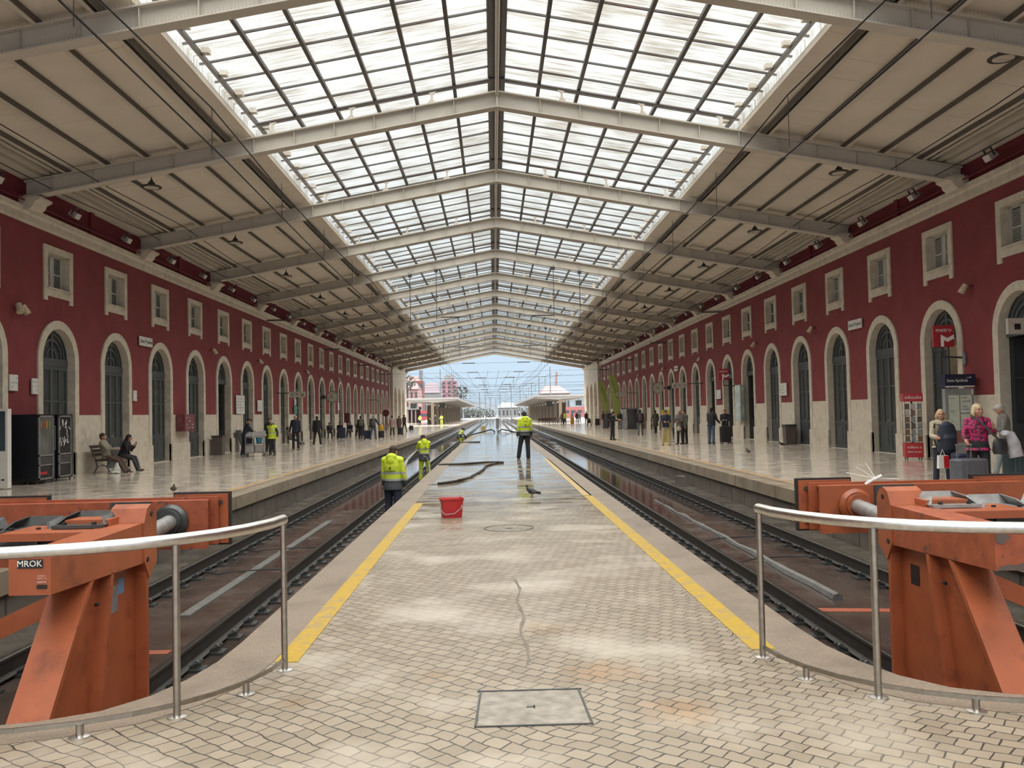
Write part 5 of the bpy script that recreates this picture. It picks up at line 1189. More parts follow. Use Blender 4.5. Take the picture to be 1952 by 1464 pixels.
def hand_into(m, P, i, fine):
    sh, el, wr, d = P.arms[i]; k = P.k; sg = -1 if i == 0 else 1
    inw = Vector((-sg, 0, 0)); inw = (inw - d * inw.dot(d)).normalized(); fw = inw.cross(d) * sg; 
    if fw.y < 0: fw = -fw
    c = wr + d * .05 * k
    m.tube([wr, wr + d * .03 * k, wr + d * .085 * k], [(.024 * k, .024 * k), (.040 * k, .018 * k), (.038 * k, .015 * k)], 8, up=inw)
    m.ell(c, .03 * k, .03 * k, .03 * k, 8, 6)
    for j, L in enumerate((.066, .076, .071, .054)):
        o = c + fw * (.029 - .019 * j) * k + d * .03 * k
        m.limb([o, o + (d + inw * .10) * L * .55 * k, o + (d * .9 + inw * .38) * L * k], [.0095 * k, .009 * k, .0075 * k], 6)
    o = wr + fw * .03 * k + d * .02 * k
    m.limb([o, o + (d * .55 + fw * .62 + inw * .25) * .035 * k, o + (d * .95 + fw * .62 + inw * .4) * .058 * k], [.011 * k, .0105 * k, .0085 * k], 6)
def head_into(m, P):
    R_, c, k = P.headR, P.headc, P.k
    def H(x, y, z): return c + R_ @ Vector((x, y, z)) * k
    m.ell(c + R_ @ Vector((0, -.005, .025)) * k, .076 * k, .094 * k, .098 * k, 14, 10, R_)
    m.tube([H(0, .02, -.02), H(0, .028, -.07), H(0, .035, -.105)], [(.066 * k, .075 * k), (.056 * k, .062 * k), (.032 * k, .036 * k)], 12)
    m.ell(H(0, .045, -.095), .032 * k, .03 * k, .024 * k, 10, 6)
    m.tube([H(0, .088, .03), H(0, .107, -.012), H(0, .108, -.022)], [.010 * k, .016 * k, .012 * k], 8)           # nose
    m.ell(H(0, .086, .045), .052 * k, .014 * k, .010 * k, 10, 6, R_)                                             # brow
    m.ell(H(0, .084, -.058), .026 * k, .012 * k, .010 * k, 10, 6, R_)                                            # lips
    for sg in (-1, 1):
        m.ell(H(sg * .078, -.005, -.005), .010 * k, .02 * k, .032 * k, 8, 6, R_); m.ell(H(sg * .042, .066, -.02), .026 * k, .022 * k, .024 * k, 8, 6, R_)
    m.tube([P.neck - (P.R @ Vector((0, 0, .06))) * k, P.neck, H(0, -.005, -.07)], [(.07 * k, .06 * k), (.056 * k, .056 * k), (.052 * k, .054 * k)], 12)
def torso_into(m, P, e, zlo, wide=1.0):
    """trunk rings; e grows the shell, zlo is the hem below the hip joint"""
    k, T, w = P.k, P.T, P.pl
    rows = [(-.02, .165, .115), (.10, .155, .112), (.20, .155, .112), (.34, .175, .122), (.44, .172, .108), (.495, .120, .085), (.53, .068, .066)]
    pts = [T(0, 0, r[0]) for r in rows]; rr = [((a * (w if i < 4 else 1) + e) * k, (b * (w if i < 4 else 1) + e) * k) for i, (z, a, b) in enumerate(rows)]
    if zlo < -.02:
        n = max(2, int(-zlo / .1)); lp = [(P.pel + Vector((0, 0, zlo * k * (1 - j / n) - .02 * k * j / n))) for j in range(n)]
        pts = lp + pts; rr = [((.172 * w + e + .03 * wide * (1 - j / n)) * k, (.125 * w + e + .03 * wide * (1 - j / n)) * k) for j in range(n)] + rr
    up = (P.R @ Vector((0, 1, 0)))
    m.tube(pts, rr, 18, up=up)
    a, b = P.arms[0][0], P.arms[1][0]; m.limb([a, lerp(a, b, .5) + (P.R @ Vector((0, 0, .035))) * k, b], [(.058 + e) * k, (.072 + e) * k, (.058 + e) * k], 10)
def person(label, loc, rz, pose, top=None, legs=None, shoes=None, hair=None, skin=None, vox=.016, group=None, hood=None, hat=None, long_hair=False, hem=-.06, sleeve=1.0, vest=None, skirt=None, gloves=None, bald=False, lettering=False, puff=.018, baggy=1.0):
    t = thing('person', label, 'person', loc, rz, group); P = pose; k = P.k; skin = skin or M_SKIN
    # one continuous body
    m = Body(); head_into(m, P); torso_into(m, P, -.012, -.02)
    for i in (0, 1):
        sh, el, wr, d = P.arms[i]; m.limb([sh, lerp(sh, el, .5), el, lerp(el, wr, .4), wr], [.05 * k, .045 * k, .037 * k, .038 * k, .026 * k])
        hand_into(m, P, i, vox < .012)
        hp, kn, an = P.legs[i]; m.limb([hp, lerp(hp, kn, .4), kn, lerp(kn, an, .35), an], [.08 * k, .072 * k, .05 * k, .052 * k, .034 * k])
        m.limb([an, an + Vector((0, .12, -.035)) * k], [.035 * k, .028 * k])
    fuse(m, 'body', min(vox, .011), skin, t, 1)
    # eyes
    m = MB()
    for sg in (-1, 1): m.ell(P.headc + P.headR @ Vector((sg * .033, .083, .022)) * k, .012 * k, .008 * k, .008 * k, 8, 6)
    m.build('eyes', M_PRINT, t)
    if top:
        m = Body(); torso_into(m, P, puff, hem)
        for i in (0, 1):
            sh, el, wr, d = P.arms[i]; e = el + (wr - el) * sleeve
            m.limb([sh, lerp(sh, el, .5), el, lerp(el, e, .5), e], [(.051 + puff) * k, (.044 + puff) * k, (.038 + puff) * k, (.036 + puff) * k, (.028 + puff) * k])
        if hood:
            m.ell(P.neck + P.R @ Vector((0, -.06, .02)) * k, .125 * k, .075 * k, .085 * k, 12, 8, P.R); m.ell(P.neck + P.R @ Vector((0, -.10, -.06)) * k, .095 * k, .05 * k, .10 * k, 12, 8, P.R)
        j = fuse(m, 'jacket', vox, top, t)
        if lettering:
            rot = (P.R.to_4x4() @ Matrix.Rotation(PI / 2, 4, 'X')).to_euler()
            text('lettering', 'CALIMPA', .062 * k, j, P.T(0, -.170, .235), rot, M_PRINT, ext=.004)
            q = MB(); a = P.T(0, -.172, .305); q.lathe(a, [(.004, .035), (.02, .0), (.012, -.025), (.004, -.03)], 8); q.build('emblem', M_PRINT, j)
    if vest:
        m = Body(); torso_into(m, P, .036, -.10)
        fuse(m, 'vest', vox, vest, t)
    if legs and not skirt:
        m = Body(); w = P.pl
        m.tube([P.pel + Vector((0, 0, -.10)) * k, P.pel, P.T(0, 0, .10)], [(.165 * w * k, .125 * w * k), (.172 * w * k, .13 * w * k), (.158 * w * k, .122 * w * k)], 16, up=(0, 1, 0))
        for i in (0, 1):
            hp, kn, an = P.legs[i]; m.limb([hp, lerp(hp, kn, .45), kn, lerp(kn, an, .4), an + (an - kn).normalized() * .025 * k], [.095 * w * k, .086 * w * baggy * k, .068 * baggy * k, .066 * baggy * k, .062 * baggy * k])
        fuse(m, 'trousers', vox, legs, t)
    if skirt:
        m = Body(); pts = [P.T(0, 0, .1), P.pel, lerp(P.pel, lerp(P.legs[0][2], P.legs[1][2], .5), .5), lerp(P.legs[0][2], P.legs[1][2], .5) + Vector((0, 0, .05))]
        m.tube(pts, [(.16 * k, .12 * k), (.19 * k, .15 * k), (.20 * k, .17 * k), (.22 * k, .20 * k)], 18, up=(0, 1, 0)); fuse(m, 'skirt', vox, skirt, t)
    for i in (0, 1):
        hp, kn, an = P.legs[i]; f = Vector((0, 1, 0)); dn = (an - kn).normalized()
        f = (f - dn * f.dot(dn)).normalized() if abs(dn.z) < .9 else f
        u = f.cross(Vector((1, 0, 0))).normalized() if True else None
        m = Body(); b = an + dn * .045 * k
        m.tube([b - f * .07 * k, b - f * .03 * k, b + f * .07 * k, b + f * .15 * k, b + f * .185 * k], [(.032 * k, .036 * k), (.042 * k, .042 * k), (.046 * k, .036 * k), (.044 * k, .028 * k), (.02 * k, .016 * k)], 10, up=dn)
        m.limb([an - dn * .04 * k, b], [.046 * k, .044 * k]); fuse(m, 'shoe', max(.012, vox * .8), shoes or M_BLACK, t, 1)
    R_, c = P.headR, P.headc
    def H(x, y, z): return c + R_ @ Vector((x, y, z)) * k
    if hat:
        m = Body(); m.ell(H(0, -.012, .055), .087 * k, .105 * k, .085 * k, 14, 8, R_); m.tube([H(0, .07, .06), H(0, .15, .035)], [(.065 * k, .012 * k), (.05 * k, .008 * k)], 10, up=R_ @ Vector((1, 0, 0))); fuse(m, 'cap', .009, hat, t, 1)
    if hair and not bald:
        m = Body(); m.ell(H(0, -.02, .048), .086 * k, .104 * k, .092 * k, 14, 10, R_); m.ell(H(0, -.048, -.01), .076 * k, .068 * k, .075 * k, 12, 8, R_)
        if long_hair:
            for sg in (-1, 1): m.limb([H(sg * .06, -.01, .04), H(sg * .088, -.005, -.03), H(sg * .082, -.01, -.11)], [.04 * k, .036 * k, .03 * k], 8)
            m.limb([H(0, -.06, .03), H(0, -.085, -.06), H(0, -.08, -.13)], [.07 * k, .066 * k, .05 * k], 10)
        # keep the face clear
        fuse(m, 'hair', .010, hair, t, 1)
    elif hair:
        m = Body(); m.tube([H(0, -.02, -.03), H(0, -.03, .02)], [(.082 * k, .082 * k), (.083 * k, .085 * k)], 14); fuse(m, 'hair', .010, hair, t, 1)
    if gloves:
        for i in (0, 1):
            m = Body(); sh, el, wr, d = P.arms[i]; m.limb([wr - d * .05 * k, wr + d * .06 * k, wr + d * .15 * k], [.04 * k, .045 * k, .03 * k]); fuse(m, 'glove', .012, gloves, t, 1)
    return t
def cloth(name, c, var=.15, r=.8): return mat(name, c, r, var=var, scale=14)
BLK = cloth('black_cloth', (.014, .014, .017)); NVY = cloth('navy_cloth', (.018, .022, .040)); CHAR = cloth('charcoal_cloth', (.035, .035, .038)); JEAN = cloth('denim', (.06, .085, .13), .2)
BRN = cloth('brown_cloth', (.085, .055, .042)); OLV = cloth('olive_cloth', (.065, .062, .045)); BEI = cloth('beige_cloth', (.25, .225, .17)); KHK = cloth('khaki_cloth', (.36, .31, .235)); GRY = cloth('grey_cloth', (.16, .155, .145)); PNK = cloth('dusty_pink_cloth', (.30, .20, .19))
HBR = cloth('brown_hair', (.045, .025, .016)); HBK = cloth('black_hair', (.012, .010, .010)); HBL = cloth('blonde_hair', (.42, .30, .17), .25, .55); HGR = cloth('grey_hair', (.33, .31, .29))
LIM = (.50, .62, .03); SIL = (.34, .36, .33); DK = (.035, .038, .045)
HV1 = banded('high_visibility_jacket', [(0, DK), (.985, SIL), (1.035, LIM), (1.13, SIL), (1.18, LIM)])
HV2 = banded('lime_trousers', [(0, LIM), (.28, SIL), (.33, LIM), (.42, SIL), (.47, LIM)])
HVV = banded('high_visibility_vest', [(0, LIM), (1.0, SIL), (1.05, LIM), (1.15, SIL), (1.2, LIM)])
ST = Pose
def at(px, py, z): v = G(px, py, z); return (v.x, v.y, z)

# --- the track workers and their colleague
person('worker in lime jacket and dark trousers standing down in the left track', (-2.28, 19.7, BED + .03), rad(-14), ST(1.80, arms=((6, 8, 10, 0), (4, 10, 14, 0)), legs=((4, 3, 6), (-3, 3, 4)), head=(14, -10)), HV1, NVY, hair=HBR, vox=.011, hood=True, lettering=True, hem=-.17, puff=.026, baggy=1.22)
person('worker in full lime suit hosing down the left track', (-2.62, 32.9, BED + .03), rad(20), ST(1.74, arms=((38, 10, 30, 5), (34, 4, 40, 25)), legs=((8, 4, 6), (-6, 4, 8)), head=(20, 15), lean=5), HV1, HV2, hat=BLK, vox=.013, hood=True, skin=M_SKIN2, lettering=True, hem=-.17, puff=.026, baggy=1.22)
person('worker in lime clothes stooping at the track edge', (-2.55, 62.5, BED + .05), rad(-60), ST(1.72, arms=((40, 8, 40, 10), (55, 8, 20, 0)), legs=((70, 8, 110), (20, 8, 60)), lean=35, head=(10, 0)), HV1, HV2, hat=BLK, vox=.02)
person('worker in lime jacket and black trousers standing on the wet middle platform', (1.12, 32.6, 0), rad(8), ST(1.76, arms=((-2, 14, 12, 0), (6, 12, 14, 0)), legs=((4, 11, 3), (-2, 1, 3)), head=(4, 6)), HV1, BLK, hair=HBK, vox=.013, hood=True, lettering=True, hem=-.10, puff=.026, baggy=1.25)
# --- left platform
def bench(x, y, rz, label):
    t = thing('bench', label, 'bench', (x, y, Z_L), rz)
    m = MB()
    for i in range(4): m.box(-.8, .8, .06 + i * .11, .15 + i * .11, .43, .46)
    m.build('seat', BRN_W, t, smooth=0); m = MB()
    for i in range(3):
        z = .56 + i * .13; y0 = .0 - i * .045; m.hexa([(-.8, y0 - .015, z), (.8, y0 - .015, z), (.8, y0 + .015, z), (-.8, y0 + .015, z)], [(-.8, y0 - .05, z + .10), (.8, y0 - .05, z + .10), (.8, y0 - .02, z + .10), (-.8, y0 - .02, z + .10)])
    m.build('backrest', BRN_W, t, smooth=0)
    for x_ in (-.72, .72):
        m = MB(); m.tube([(x_, -.02, 0), (x_, .10, .22), (x_, .04, .43), (x_, -.06, .72), (x_, -.13, .92)], .022, 8); m.tube([(x_, .52, 0), (x_, .40, .22), (x_, .46, .42), (x_, .04, .42)], .022, 8); m.tube([(x_, .10, .22), (x_, .25, .28), (x_, .40, .22)], .018, 8); m.build('leg', M_DKIRON, t)
    return t
BRN_W = mat('dark_bench_wood', (.06, .03, .022), .5, var=.25, scale=20, stretch=(1, 12, 12))
bench(-12.95, 29.55, -PI / 2, 'dark slatted bench against the left wall with two people on it')
SIT = ((82, 5, 88), (82, 6, 84))
person('man in beige jacket and brown trousers sitting on the bench at the left', (-12.72, 29.2, Z_L), rad(-86), ST(1.76, seat=.44, lean=-12, arms=((28, 6, 58, 30), (30, 6, 52, 30)), legs=((76, 5, 52), (72, 6, 40)), head=(0, -6)), BEI, BRN, hair=HBR, vox=.012)
person('woman in black hooded coat sitting hunched on the bench at the left', (-12.66, 30.25, Z_L), rad(-86), ST(1.66, seat=.44, lean=24, arms=((44, 5, 128, 16), (38, 5, 124, 18)), legs=((78, 4, 64), (74, 5, 50)), head=(4, -10)), BLK, CHAR, hair=HBK, long_hair=True, vox=.012, hood=True)
a = at(197, 908, Z_L); t = thing('shopping_bag', 'white plastic shopping bag on the floor under the bench', 'bag', (-12.22, 28.75, Z_L)); m = Body(); m.tube([(0, 0, .01), (0, .02, .14), (.02, 0, .26), (.03, 0, .36)], [(.13, .16), (.12, .13), (.07, .06), (.03, .02)], 12); m.build('sack', mat('white_plastic_bag', (.50, .49, .45), .45, var=.2, scale=12, bump=.4), t); m = Body(); m.ell((-.05, -.14, .05), .09, .08, .05); m.build('parcel', MATS['white_plastic_bag'], t)
P_LEAN = ST(1.74, lean=20, arms=((50, 6, 30, 0), (55, 6, 25, 0)), legs=((-6, 3, 4), (2, 4, 8)), head=(0, -20))
person('person in dark navy clothes leaning on the cleaning trolley', (-11.55, 41.0, Z_L), rad(-70), P_LEAN, NVY, NVY, hat=BLK, vox=.016, shoes=M_GREY)
person('cleaner in yellow vest and cap walking beside the trolley', at(519, 869, Z_L), rad(172), ST(1.60, arms=((10, 24, 18, 0), (6, 26, 60, 10)), legs=((8, 5, 6), (-6, 5, 10)), head=(8, 10)), BLK, CHAR, hat=cloth('pale_cap', (.35, .30, .28)), vest=HVV, vox=.015, skin=M_SKIN2, gloves=cloth('yellow_glove', (.50, .45, .08)))
person('person in black behind the cleaner in the yellow vest', (-11.2, 44.2, Z_L), rad(200), ST(1.72), BLK, BLK, hair=HBK, vox=.018)
person('man in dark suit with grey hair strolling along the left platform', at(564, 858, Z_L), rad(176), ST(1.86, arms=((4, 8, 14, 0), (-6, 16, 30, 0)), legs=((4, 4, 2), (-4, 4, 4)), head=(0, 0)), NVY, BLK, hair=HGR, bald=True, vox=.015)
person('person in dark clothes sitting stretched out against the left wall', (-12.75, 55.6, Z_L), rad(-60), ST(1.72, seat=.30, lean=-22, arms=((20, 8, 40, 10), (20, 8, 40, 10)), legs=((70, 6, 14), (66, 4, 18)), head=(0, 0)), GRY, cloth('dark_green_cloth', (.035, .05, .045)), hair=HBK, vox=.018)
person('man in black tracksuit walking away along the left platform', at(605, 850, Z_L), rad(-6), ST(1.80, arms=((-8, 8, 10, 0), (14, 8, 14, 0)), legs=((-10, 4, 12), (16, 4, 8))), BLK, BLK, hair=HBR, shoes=M_WHITE, vox=.015)
for i, (x, y, h, lab) in enumerate(((-12.9, 69.2, 1.7, 'first of the three travellers sitting by the left wall'), (-12.3, 70.6, 1.72, 'middle of the three travellers sitting by the left wall, in a dark cap'), (-11.6, 71.6, 1.66, 'last of the three travellers sitting by the left wall'))):
    person(lab, (x, y, Z_L), rad(200 - 20 * i), ST(h, seat=.42, lean=12, legs=SIT, arms=((30, 6, 60, 10), (30, 6, 60, 10))), (CHAR, BLK, NVY)[i], CHAR, hair=HBK if i != 1 else None, hat=BLK if i == 1 else None, vox=.02)
person('person in black sitting behind the blue suitcases by the left wall', (-11.3, 74.0, Z_L), rad(170), ST(1.7, seat=.42, lean=8, legs=SIT), BLK, BLK, hair=HBK, vox=.02)
person('woman in black with an olive backpack walking away', at(688, 837, Z_L), rad(-8), ST(1.74, arms=((-6, 8, 12, 0), (4, 10, 8, 0)), legs=((10, 3, 6), (-8, 3, 14))), BLK, BLK, hair=HBK, vox=.018)
person('man with white hair and dark backpack walking away in jeans', at(712, 838, Z_L), rad(-6), ST(1.80, arms=((8, 10, 20, 0), (30, 20, 20, 0)), legs=((-6, 4, 12), (12, 4, 6))), CHAR, JEAN, hair=HGR, vox=.018)
person('person in dusty pink coat near the yellow bag', (-8.6, 74.5, Z_L), rad(10), ST(1.72), PNK, BLK, hair=HBR, vox=.02, hem=-.25)
person('woman in brown coat walking out towards daylight on the left', at(761, 826, Z_L), rad(-5), ST(1.70, legs=((10, 3, 5), (-8, 3, 12))), BRN, BLK, hair=HBR, vox=.022, hem=-.25)
person('person in brown pulling a small case at the end of the left wall', at(771, 823, Z_L), rad(-30), ST(1.80, legs=((-8, 3, 12), (12, 3, 5)), arms=((5, 8, 10, 0), (-20, 14, 10, 0))), BRN, BLK, hair=HBK, vox=.022)
for px, py, lab, top, hat in ((801, 811, 'left worker in a lime vest on the outdoor left platform', HVV, None), (842, 811, 'right worker in a lime suit on the outdoor left platform', HV1, None)):
    person(lab, at(px, py, Z_L), rad(160), ST(1.72, arms=((20, 10, 60, 10), (20, 10, 50, 10))), top, HV2 if px > 820 else BLK, hair=HBK, vox=.026)
person('lone person in black on the outdoor left platform', at(830, 811, Z_L), rad(170), ST(1.74), BLK, BLK, hair=HBK, vox=.026, hem=-.4)
person('worker in a lime vest bending on the outdoor left platform', at(822, 809, Z_L), rad(100), ST(1.7, lean=40, legs=((40, 5, 60), (30, 5, 60))), HVV, BLK, hair=HBK, vox=.026)
# --- right platform
person('man in black reading a paper near the right platform edge', at(1168, 839, Z_R), rad(-120), ST(1.72, arms=((30, 6, 70, 10), (34, 6, 66, 10)), head=(22, 0), legs=((2, 3, 2), (-2, 3, 2))), BLK, BLK, hair=HBK, vox=.015)
person('man with a maroon backpack walking away on the right platform', at(1221, 830, Z_R), rad(4), ST(1.80, arms=((-6, 8, 20, 0), (10, 8, 20, 0)), legs=((-6, 5, 8), (8, 5, 4))), BLK, cloth('grey_green_trousers', (.075, .085, .08)), hair=HBK, vox=.015)
person('person in a swinging dark coat striding along the right platform', at(1250, 826, Z_R), rad(10), ST(1.76, arms=((-14, 28, 6, 0), (10, 18, 30, 0)), legs=((-12, 3, 14), (18, 3, 6))), OLV, BLK, hair=HBK, vox=.016, hem=-.38)
person('man in dark jacket and pale trousers looking at his phone', at(1270, 849, Z_R), rad(176), ST(1.74, arms=((24, 6, 68, 24), (24, 6, 68, 24)), head=(22, -6), legs=((2, 5, 2), (-2, 5, 2))), NVY, KHK, hair=HBR, shoes=BRN, vox=.014)
person('bald man in grey brown jacket turned towards the man with the phone', at(1297, 847, Z_R), rad(128), ST(1.74, arms=((20, 8, 62, 15), (18, 8, 62, 15)), head=(6, 10), plump=1.12), cloth('taupe_cloth', (.085, .068, .06)), BLK, hair=HGR, bald=True, vox=.014)
person('third person in olive half hidden behind the bald man', (9.5, 43.9, Z_R), rad(120), ST(1.72), OLV, BLK, hair=HBK, vox=.018)
person('man in black jacket and jeans leaning to the woman by the right wall', at(1357, 846, Z_R), rad(-40), ST(1.80, lean=6, arms=((14, 6, 30, 0), (26, 10, 40, 0)), legs=((4, 4, 2), (-6, 4, 6))), BLK, JEAN, hair=HBK, vox=.014)
person('woman in long black coat facing the hall beside the poster board', at(1383, 843, Z_R), rad(165), ST(1.70, arms=((24, 6, 72, 25), (24, 6, 72, 25))), BLK, BLK, hair=cloth('auburn_hair', (.16, .06, .035)), vox=.014, hem=-.55)
for i, (px, py, lab, c, rz) in enumerate(((1150, 814, 'first of the waiting group under the green banners', BLK, 90), (1157, 816, 'second of the waiting group under the green banners', CHAR, 150), (1163, 815, 'third of the waiting group under the green banners', NVY, 200))):
    person(lab, at(px, py, Z_R), rad(rz), ST(1.76), c, BLK, hair=HBK, vox=.022)
person('woman in black and grey standing by the photo booth', at(1182, 818, Z_R), rad(160), ST(1.68), BLK, GRY, hair=HBK, long_hair=True, vox=.02)
person('person bending into the photo booth', (12.2, 84.5, Z_R), rad(-80), ST(1.72, lean=14, arms=((60, 8, 40, 0), (50, 8, 40, 0))), BLK, CHAR, hair=HBK, vox=.02)
for i, (px, py, lab, c, rz) in enumerate(((1118, 809, 'person with a pram outside at the right end', BLK, 0), (1100, 807, 'person in black outside the right end of the hall', BLK, 10), (1105, 806, 'second person in black outside the right end of the hall', CHAR, -10), (1091, 807, 'person with a shoulder bag on the outdoor right platform', GRY, 20), (1072, 810, 'person in olive standing under the right canopy', OLV, 150), (1077, 809, 'person in a lime vest under the right canopy', HVV, 180))):
    person(lab, at(px, py, Z_R), rad(rz), ST(1.72), c, BLK, hair=HBK, vox=.028)
# --- the three travellers at the right border
person('woman with curly blonde hair and a navy rucksack on her front', (9.15, 17.9, Z_R), rad(168), ST(1.62, arms=((6, 10, 8, 0), (24, 12, 60, 10)), head=(2, -8), sw=.165), cloth('cream_cardigan', (.40, .34, .25)), NVY, hair=HBL, long_hair=True, vox=.009)
FLORAL = mat('pink_floral_blouse', (.36, .012, .10), .7, var=.6, scale=26, dirt=(.03, .010, .018), dirt_at=(.50, .54), dscale=17)
person('blonde woman in pink patterned blouse leaning on a wrapped suitcase', (8.85, 16.0, Z_R), rad(160), ST(1.72, arms=((18, 22, 112, 18), (22, 16, 44, 6)), head=(0, 28), plump=1.10, sw=.168, legs=((4, 5, 3), (-4, 4, 6))), FLORAL, BLK, hair=cloth('pale_blonde_hair', (.50, .38, .24), .2, .5), long_hair=True, vox=.009, hem=-.08, sleeve=.75, puff=.008)
person('traveller in grey coat and pale cap walking past at the right border', (11.95, 20.4, Z_R), rad(75), ST(1.76, arms=((20, 8, 70, 20), (16, 8, 60, 10)), legs=((22, 3, 8), (-16, 3, 18)), head=(14, 0), lean=6), GRY, cloth('pale_jeans', (.20, .24, .25)), hair=HGR, hat=cloth('pale_cap2', (.45, .42, .38)), vox=.011, hem=-.28)
# ------------------------------------------------------------------ luggage and furniture on the platforms
def suitcase(label, loc, rz, w, d, h, mt, handle=.35, name='suitcase'):
    t = thing(name, label, 'suitcase', loc, rz); m = MB(); z0 = .06; c = .03
    prof = [(w / 2 - c, d / 2 - c, z0), (w / 2, d / 2, z0 + c), (w / 2, d / 2, z0 + h - c), (w / 2 - c, d / 2 - c, z0 + h)]
    vs = [v for a, b_, z in prof for v in rr(a, b_, z, .04)]; k = 12
    fs = [(i * k + j, i * k + (j + 1) % k, (i + 1) * k + (j + 1) % k, (i + 1) * k + j) for i in range(3) for j in range(k)] + [tuple(reversed(range(k))), tuple(3 * k + j for j in range(k))]
    m.add(vs, fs)
    for j in range(5): x = -w / 2 + w * (j + .5) / 5; m.box(x - .012, x + .012, -d / 2 - .008, d / 2 + .008, z0 + .06, z0 + h - .06)
    m.build('shell', mt, t, 40)
    m = MB()
    for x in (-w / 2 + .05, w / 2 - .05):
        for y in (-d / 2 + .04, d / 2 - .04): m.lathe((x, y, .03), [(.012, -.03), (.03, -.015), (.03, .015), (.012, .03)], 10, 'x'); m.box(x - .012, x + .012, y - .012, y + .012, .03, z0 + .02)
    m.build('wheels', M_BLACK, t)
    if handle:
        m = MB(); m.tube([(-w / 4, d / 2 - .05, z0 + h), (-w / 4, d / 2 - .05, z0 + h + handle)], .010, 6); m.tube([(w / 4, d / 2 - .05, z0 + h), (w / 4, d / 2 - .05, z0 + h + handle)], .010, 6); m.tube([(-w / 4 - .02, d / 2 - .05, z0 + h + handle), (w / 4 + .02, d / 2 - .05, z0 + h + handle)], .016, 8); m.build('pull_handle', M_GREY, t)
    return t
def cmat(n, c, r=.4): return mat(n, c, r, var=.1, scale=10)
t = suitcase('large grey suitcase wrapped in clear film in front of the pink blouse', (8.46, 15.62, Z_R), rad(8), .56, .34, .66, cmat('slate_case', (.085, .088, .105)), .24)
m = MB(); m.box(-.285, .285, -.178, .178, .05, .735); m.build('film_wrap', mat('film_wrap_stripes', (.16, .16, .17), .15, var=.3, scale=3), t) if False else None
suitcase('tall navy suitcase beside the curly haired woman', (9.22, 17.2, Z_R), rad(10), .40, .28, .66, cmat('navy_case', (.022, .030, .065)), 0)
suitcase('dark teal suitcase cut by the right border', (9.62, 15.95, Z_R), rad(5), .55, .36, .76, cmat('teal_case', (.028, .050, .058)), 0)
def backpack(label, loc, rz, mt, k=1.0):
    t = thing('backpack', label, 'backpack', loc, rz); m = Body(); m.tube([(0, 0, -.26 * k), (0, 0, -.22 * k), (0, 0, .10 * k), (0, .0, .22 * k), (0, .02, .27 * k)], [(.13 * k, .08 * k), (.17 * k, .11 * k), (.165 * k, .105 * k), (.12 * k, .08 * k), (.05 * k, .04 * k)], 16, up=(0, 1, 0)); m.build('sack', mt, t)
    m = Body(); m.tube([(0, -.10 * k, -.20 * k), (0, -.105 * k, 0), (0, -.08 * k, .06 * k)], [(.11 * k, .05 * k), (.12 * k, .055 * k), (.09 * k, .03 * k)], 12, up=(0, 1, 0)); m.build('front_pocket', mt, t)
    m = MB()
    for s_ in (-1, 1): m.tube([(s_ * .09 * k, .07 * k, .22 * k), (s_ * .10 * k, .20 * k, .24 * k), (s_ * .11 * k, .27 * k, .08 * k), (s_ * .12 * k, .12 * k, -.18 * k)], .014 * k, 6)
    m.build('straps', M_BLACK, t); return t
backpack('large navy rucksack worn on the front by the curly haired woman', (9.10, 17.58, Z_R + 1.02), 0, cmat('navy_rucksack', (.012, .018, .035), .7), 1.18)
t = thing('bottle', 'white bottle in the side of the navy rucksack', 'bottle', (9.43, 17.38, Z_R + .80)); m = MB(); m.lathe((0, 0, 0), [(.034, 0), (.036, .02), (.036, .19), (.015, .22), (.015, .24)], 14); m.build('flask', M_WHITE, t); t.rotation_euler = (0, rad(14), 0)
t = thing('shopping_bag', 'small red and white bag hanging beside the navy suitcase', 'bag', (8.93, 17.45, Z_R + .42)); m = MB(); m.hexa([(-.10, -.05, 0), (.10, -.05, 0), (.10, .05, 0), (-.10, .05, 0)], [(-.09, -.04, .26), (.09, -.04, .26), (.09, .04, .26), (-.09, .04, .26)]); m.build('sack', M_WHITE, t, smooth=0); m = MB(); m.box(.0, .105, -.055, .055, .01, .25); m.build('red_side', M_REDPL, t, smooth=0); m = MB(); m.tube([(-.05, 0, .25), (0, 0, .38), (.05, 0, .25)], .006, 6); m.build('handle', M_WHITE, t)
t = thing('handbag', 'black shoulder bag at the hip of the woman in pink', 'handbag', (9.10, 15.72, Z_R + .80)); m = Body(); m.tube([(0, 0, -.02), (0, 0, .04), (0, 0, .2), (0, 0, .26)], [(.12, .05), (.15, .07), (.13, .06), (.10, .03)], 14, up=(0, 1, 0)); m.build('pouch', cmat('black_bag', (.02, .02, .022)), t)
m = MB(); m.tube([(.02, .03, .22), (-.10, .04, .34), (-.24, .07, .50), (-.37, .16, .66), (-.36, .28, .68)], .020, 6); m.build('strap', cmat('grey_strap', (.06, .05, .055)), t)
t = thing('carried_jacket', 'pale lilac jacket carried over the arm of the woman in pink', 'jacket', (9.28, 15.75, Z_R + 1.02)); m = Body(); m.tube([(-.08, 0, .14), (.02, .02, .10), (.08, 0, -.06), (.12, -.02, -.30)], [(.05, .09), (.09, .13), (.11, .12), (.13, .06)], 14); m.build('cloth', mat('lilac_cloth', (.40, .39, .43), .8, var=.25, scale=9, bump=.5), t)
for nm, px, py, s, lab in (('olive', 689, 837, 1, 'olive backpack on the woman in black on the left platform'), ('dark', 712, 838, 1.1, 'dark grey backpack on the white haired man'), ('maroon', 1221, 830, .95, 'maroon backpack on the man walking away on the right')):
    z = Z_L if px < 976 else Z_R; v = at(px, py, z)
    backpack(lab, (v[0], v[1] - .24, z + 1.22), 0, cmat(nm + '_backpack', {'olive': (.08, .08, .06), 'dark': (.05, .05, .055), 'maroon': (.06, .035, .038)}[nm], .7), s)
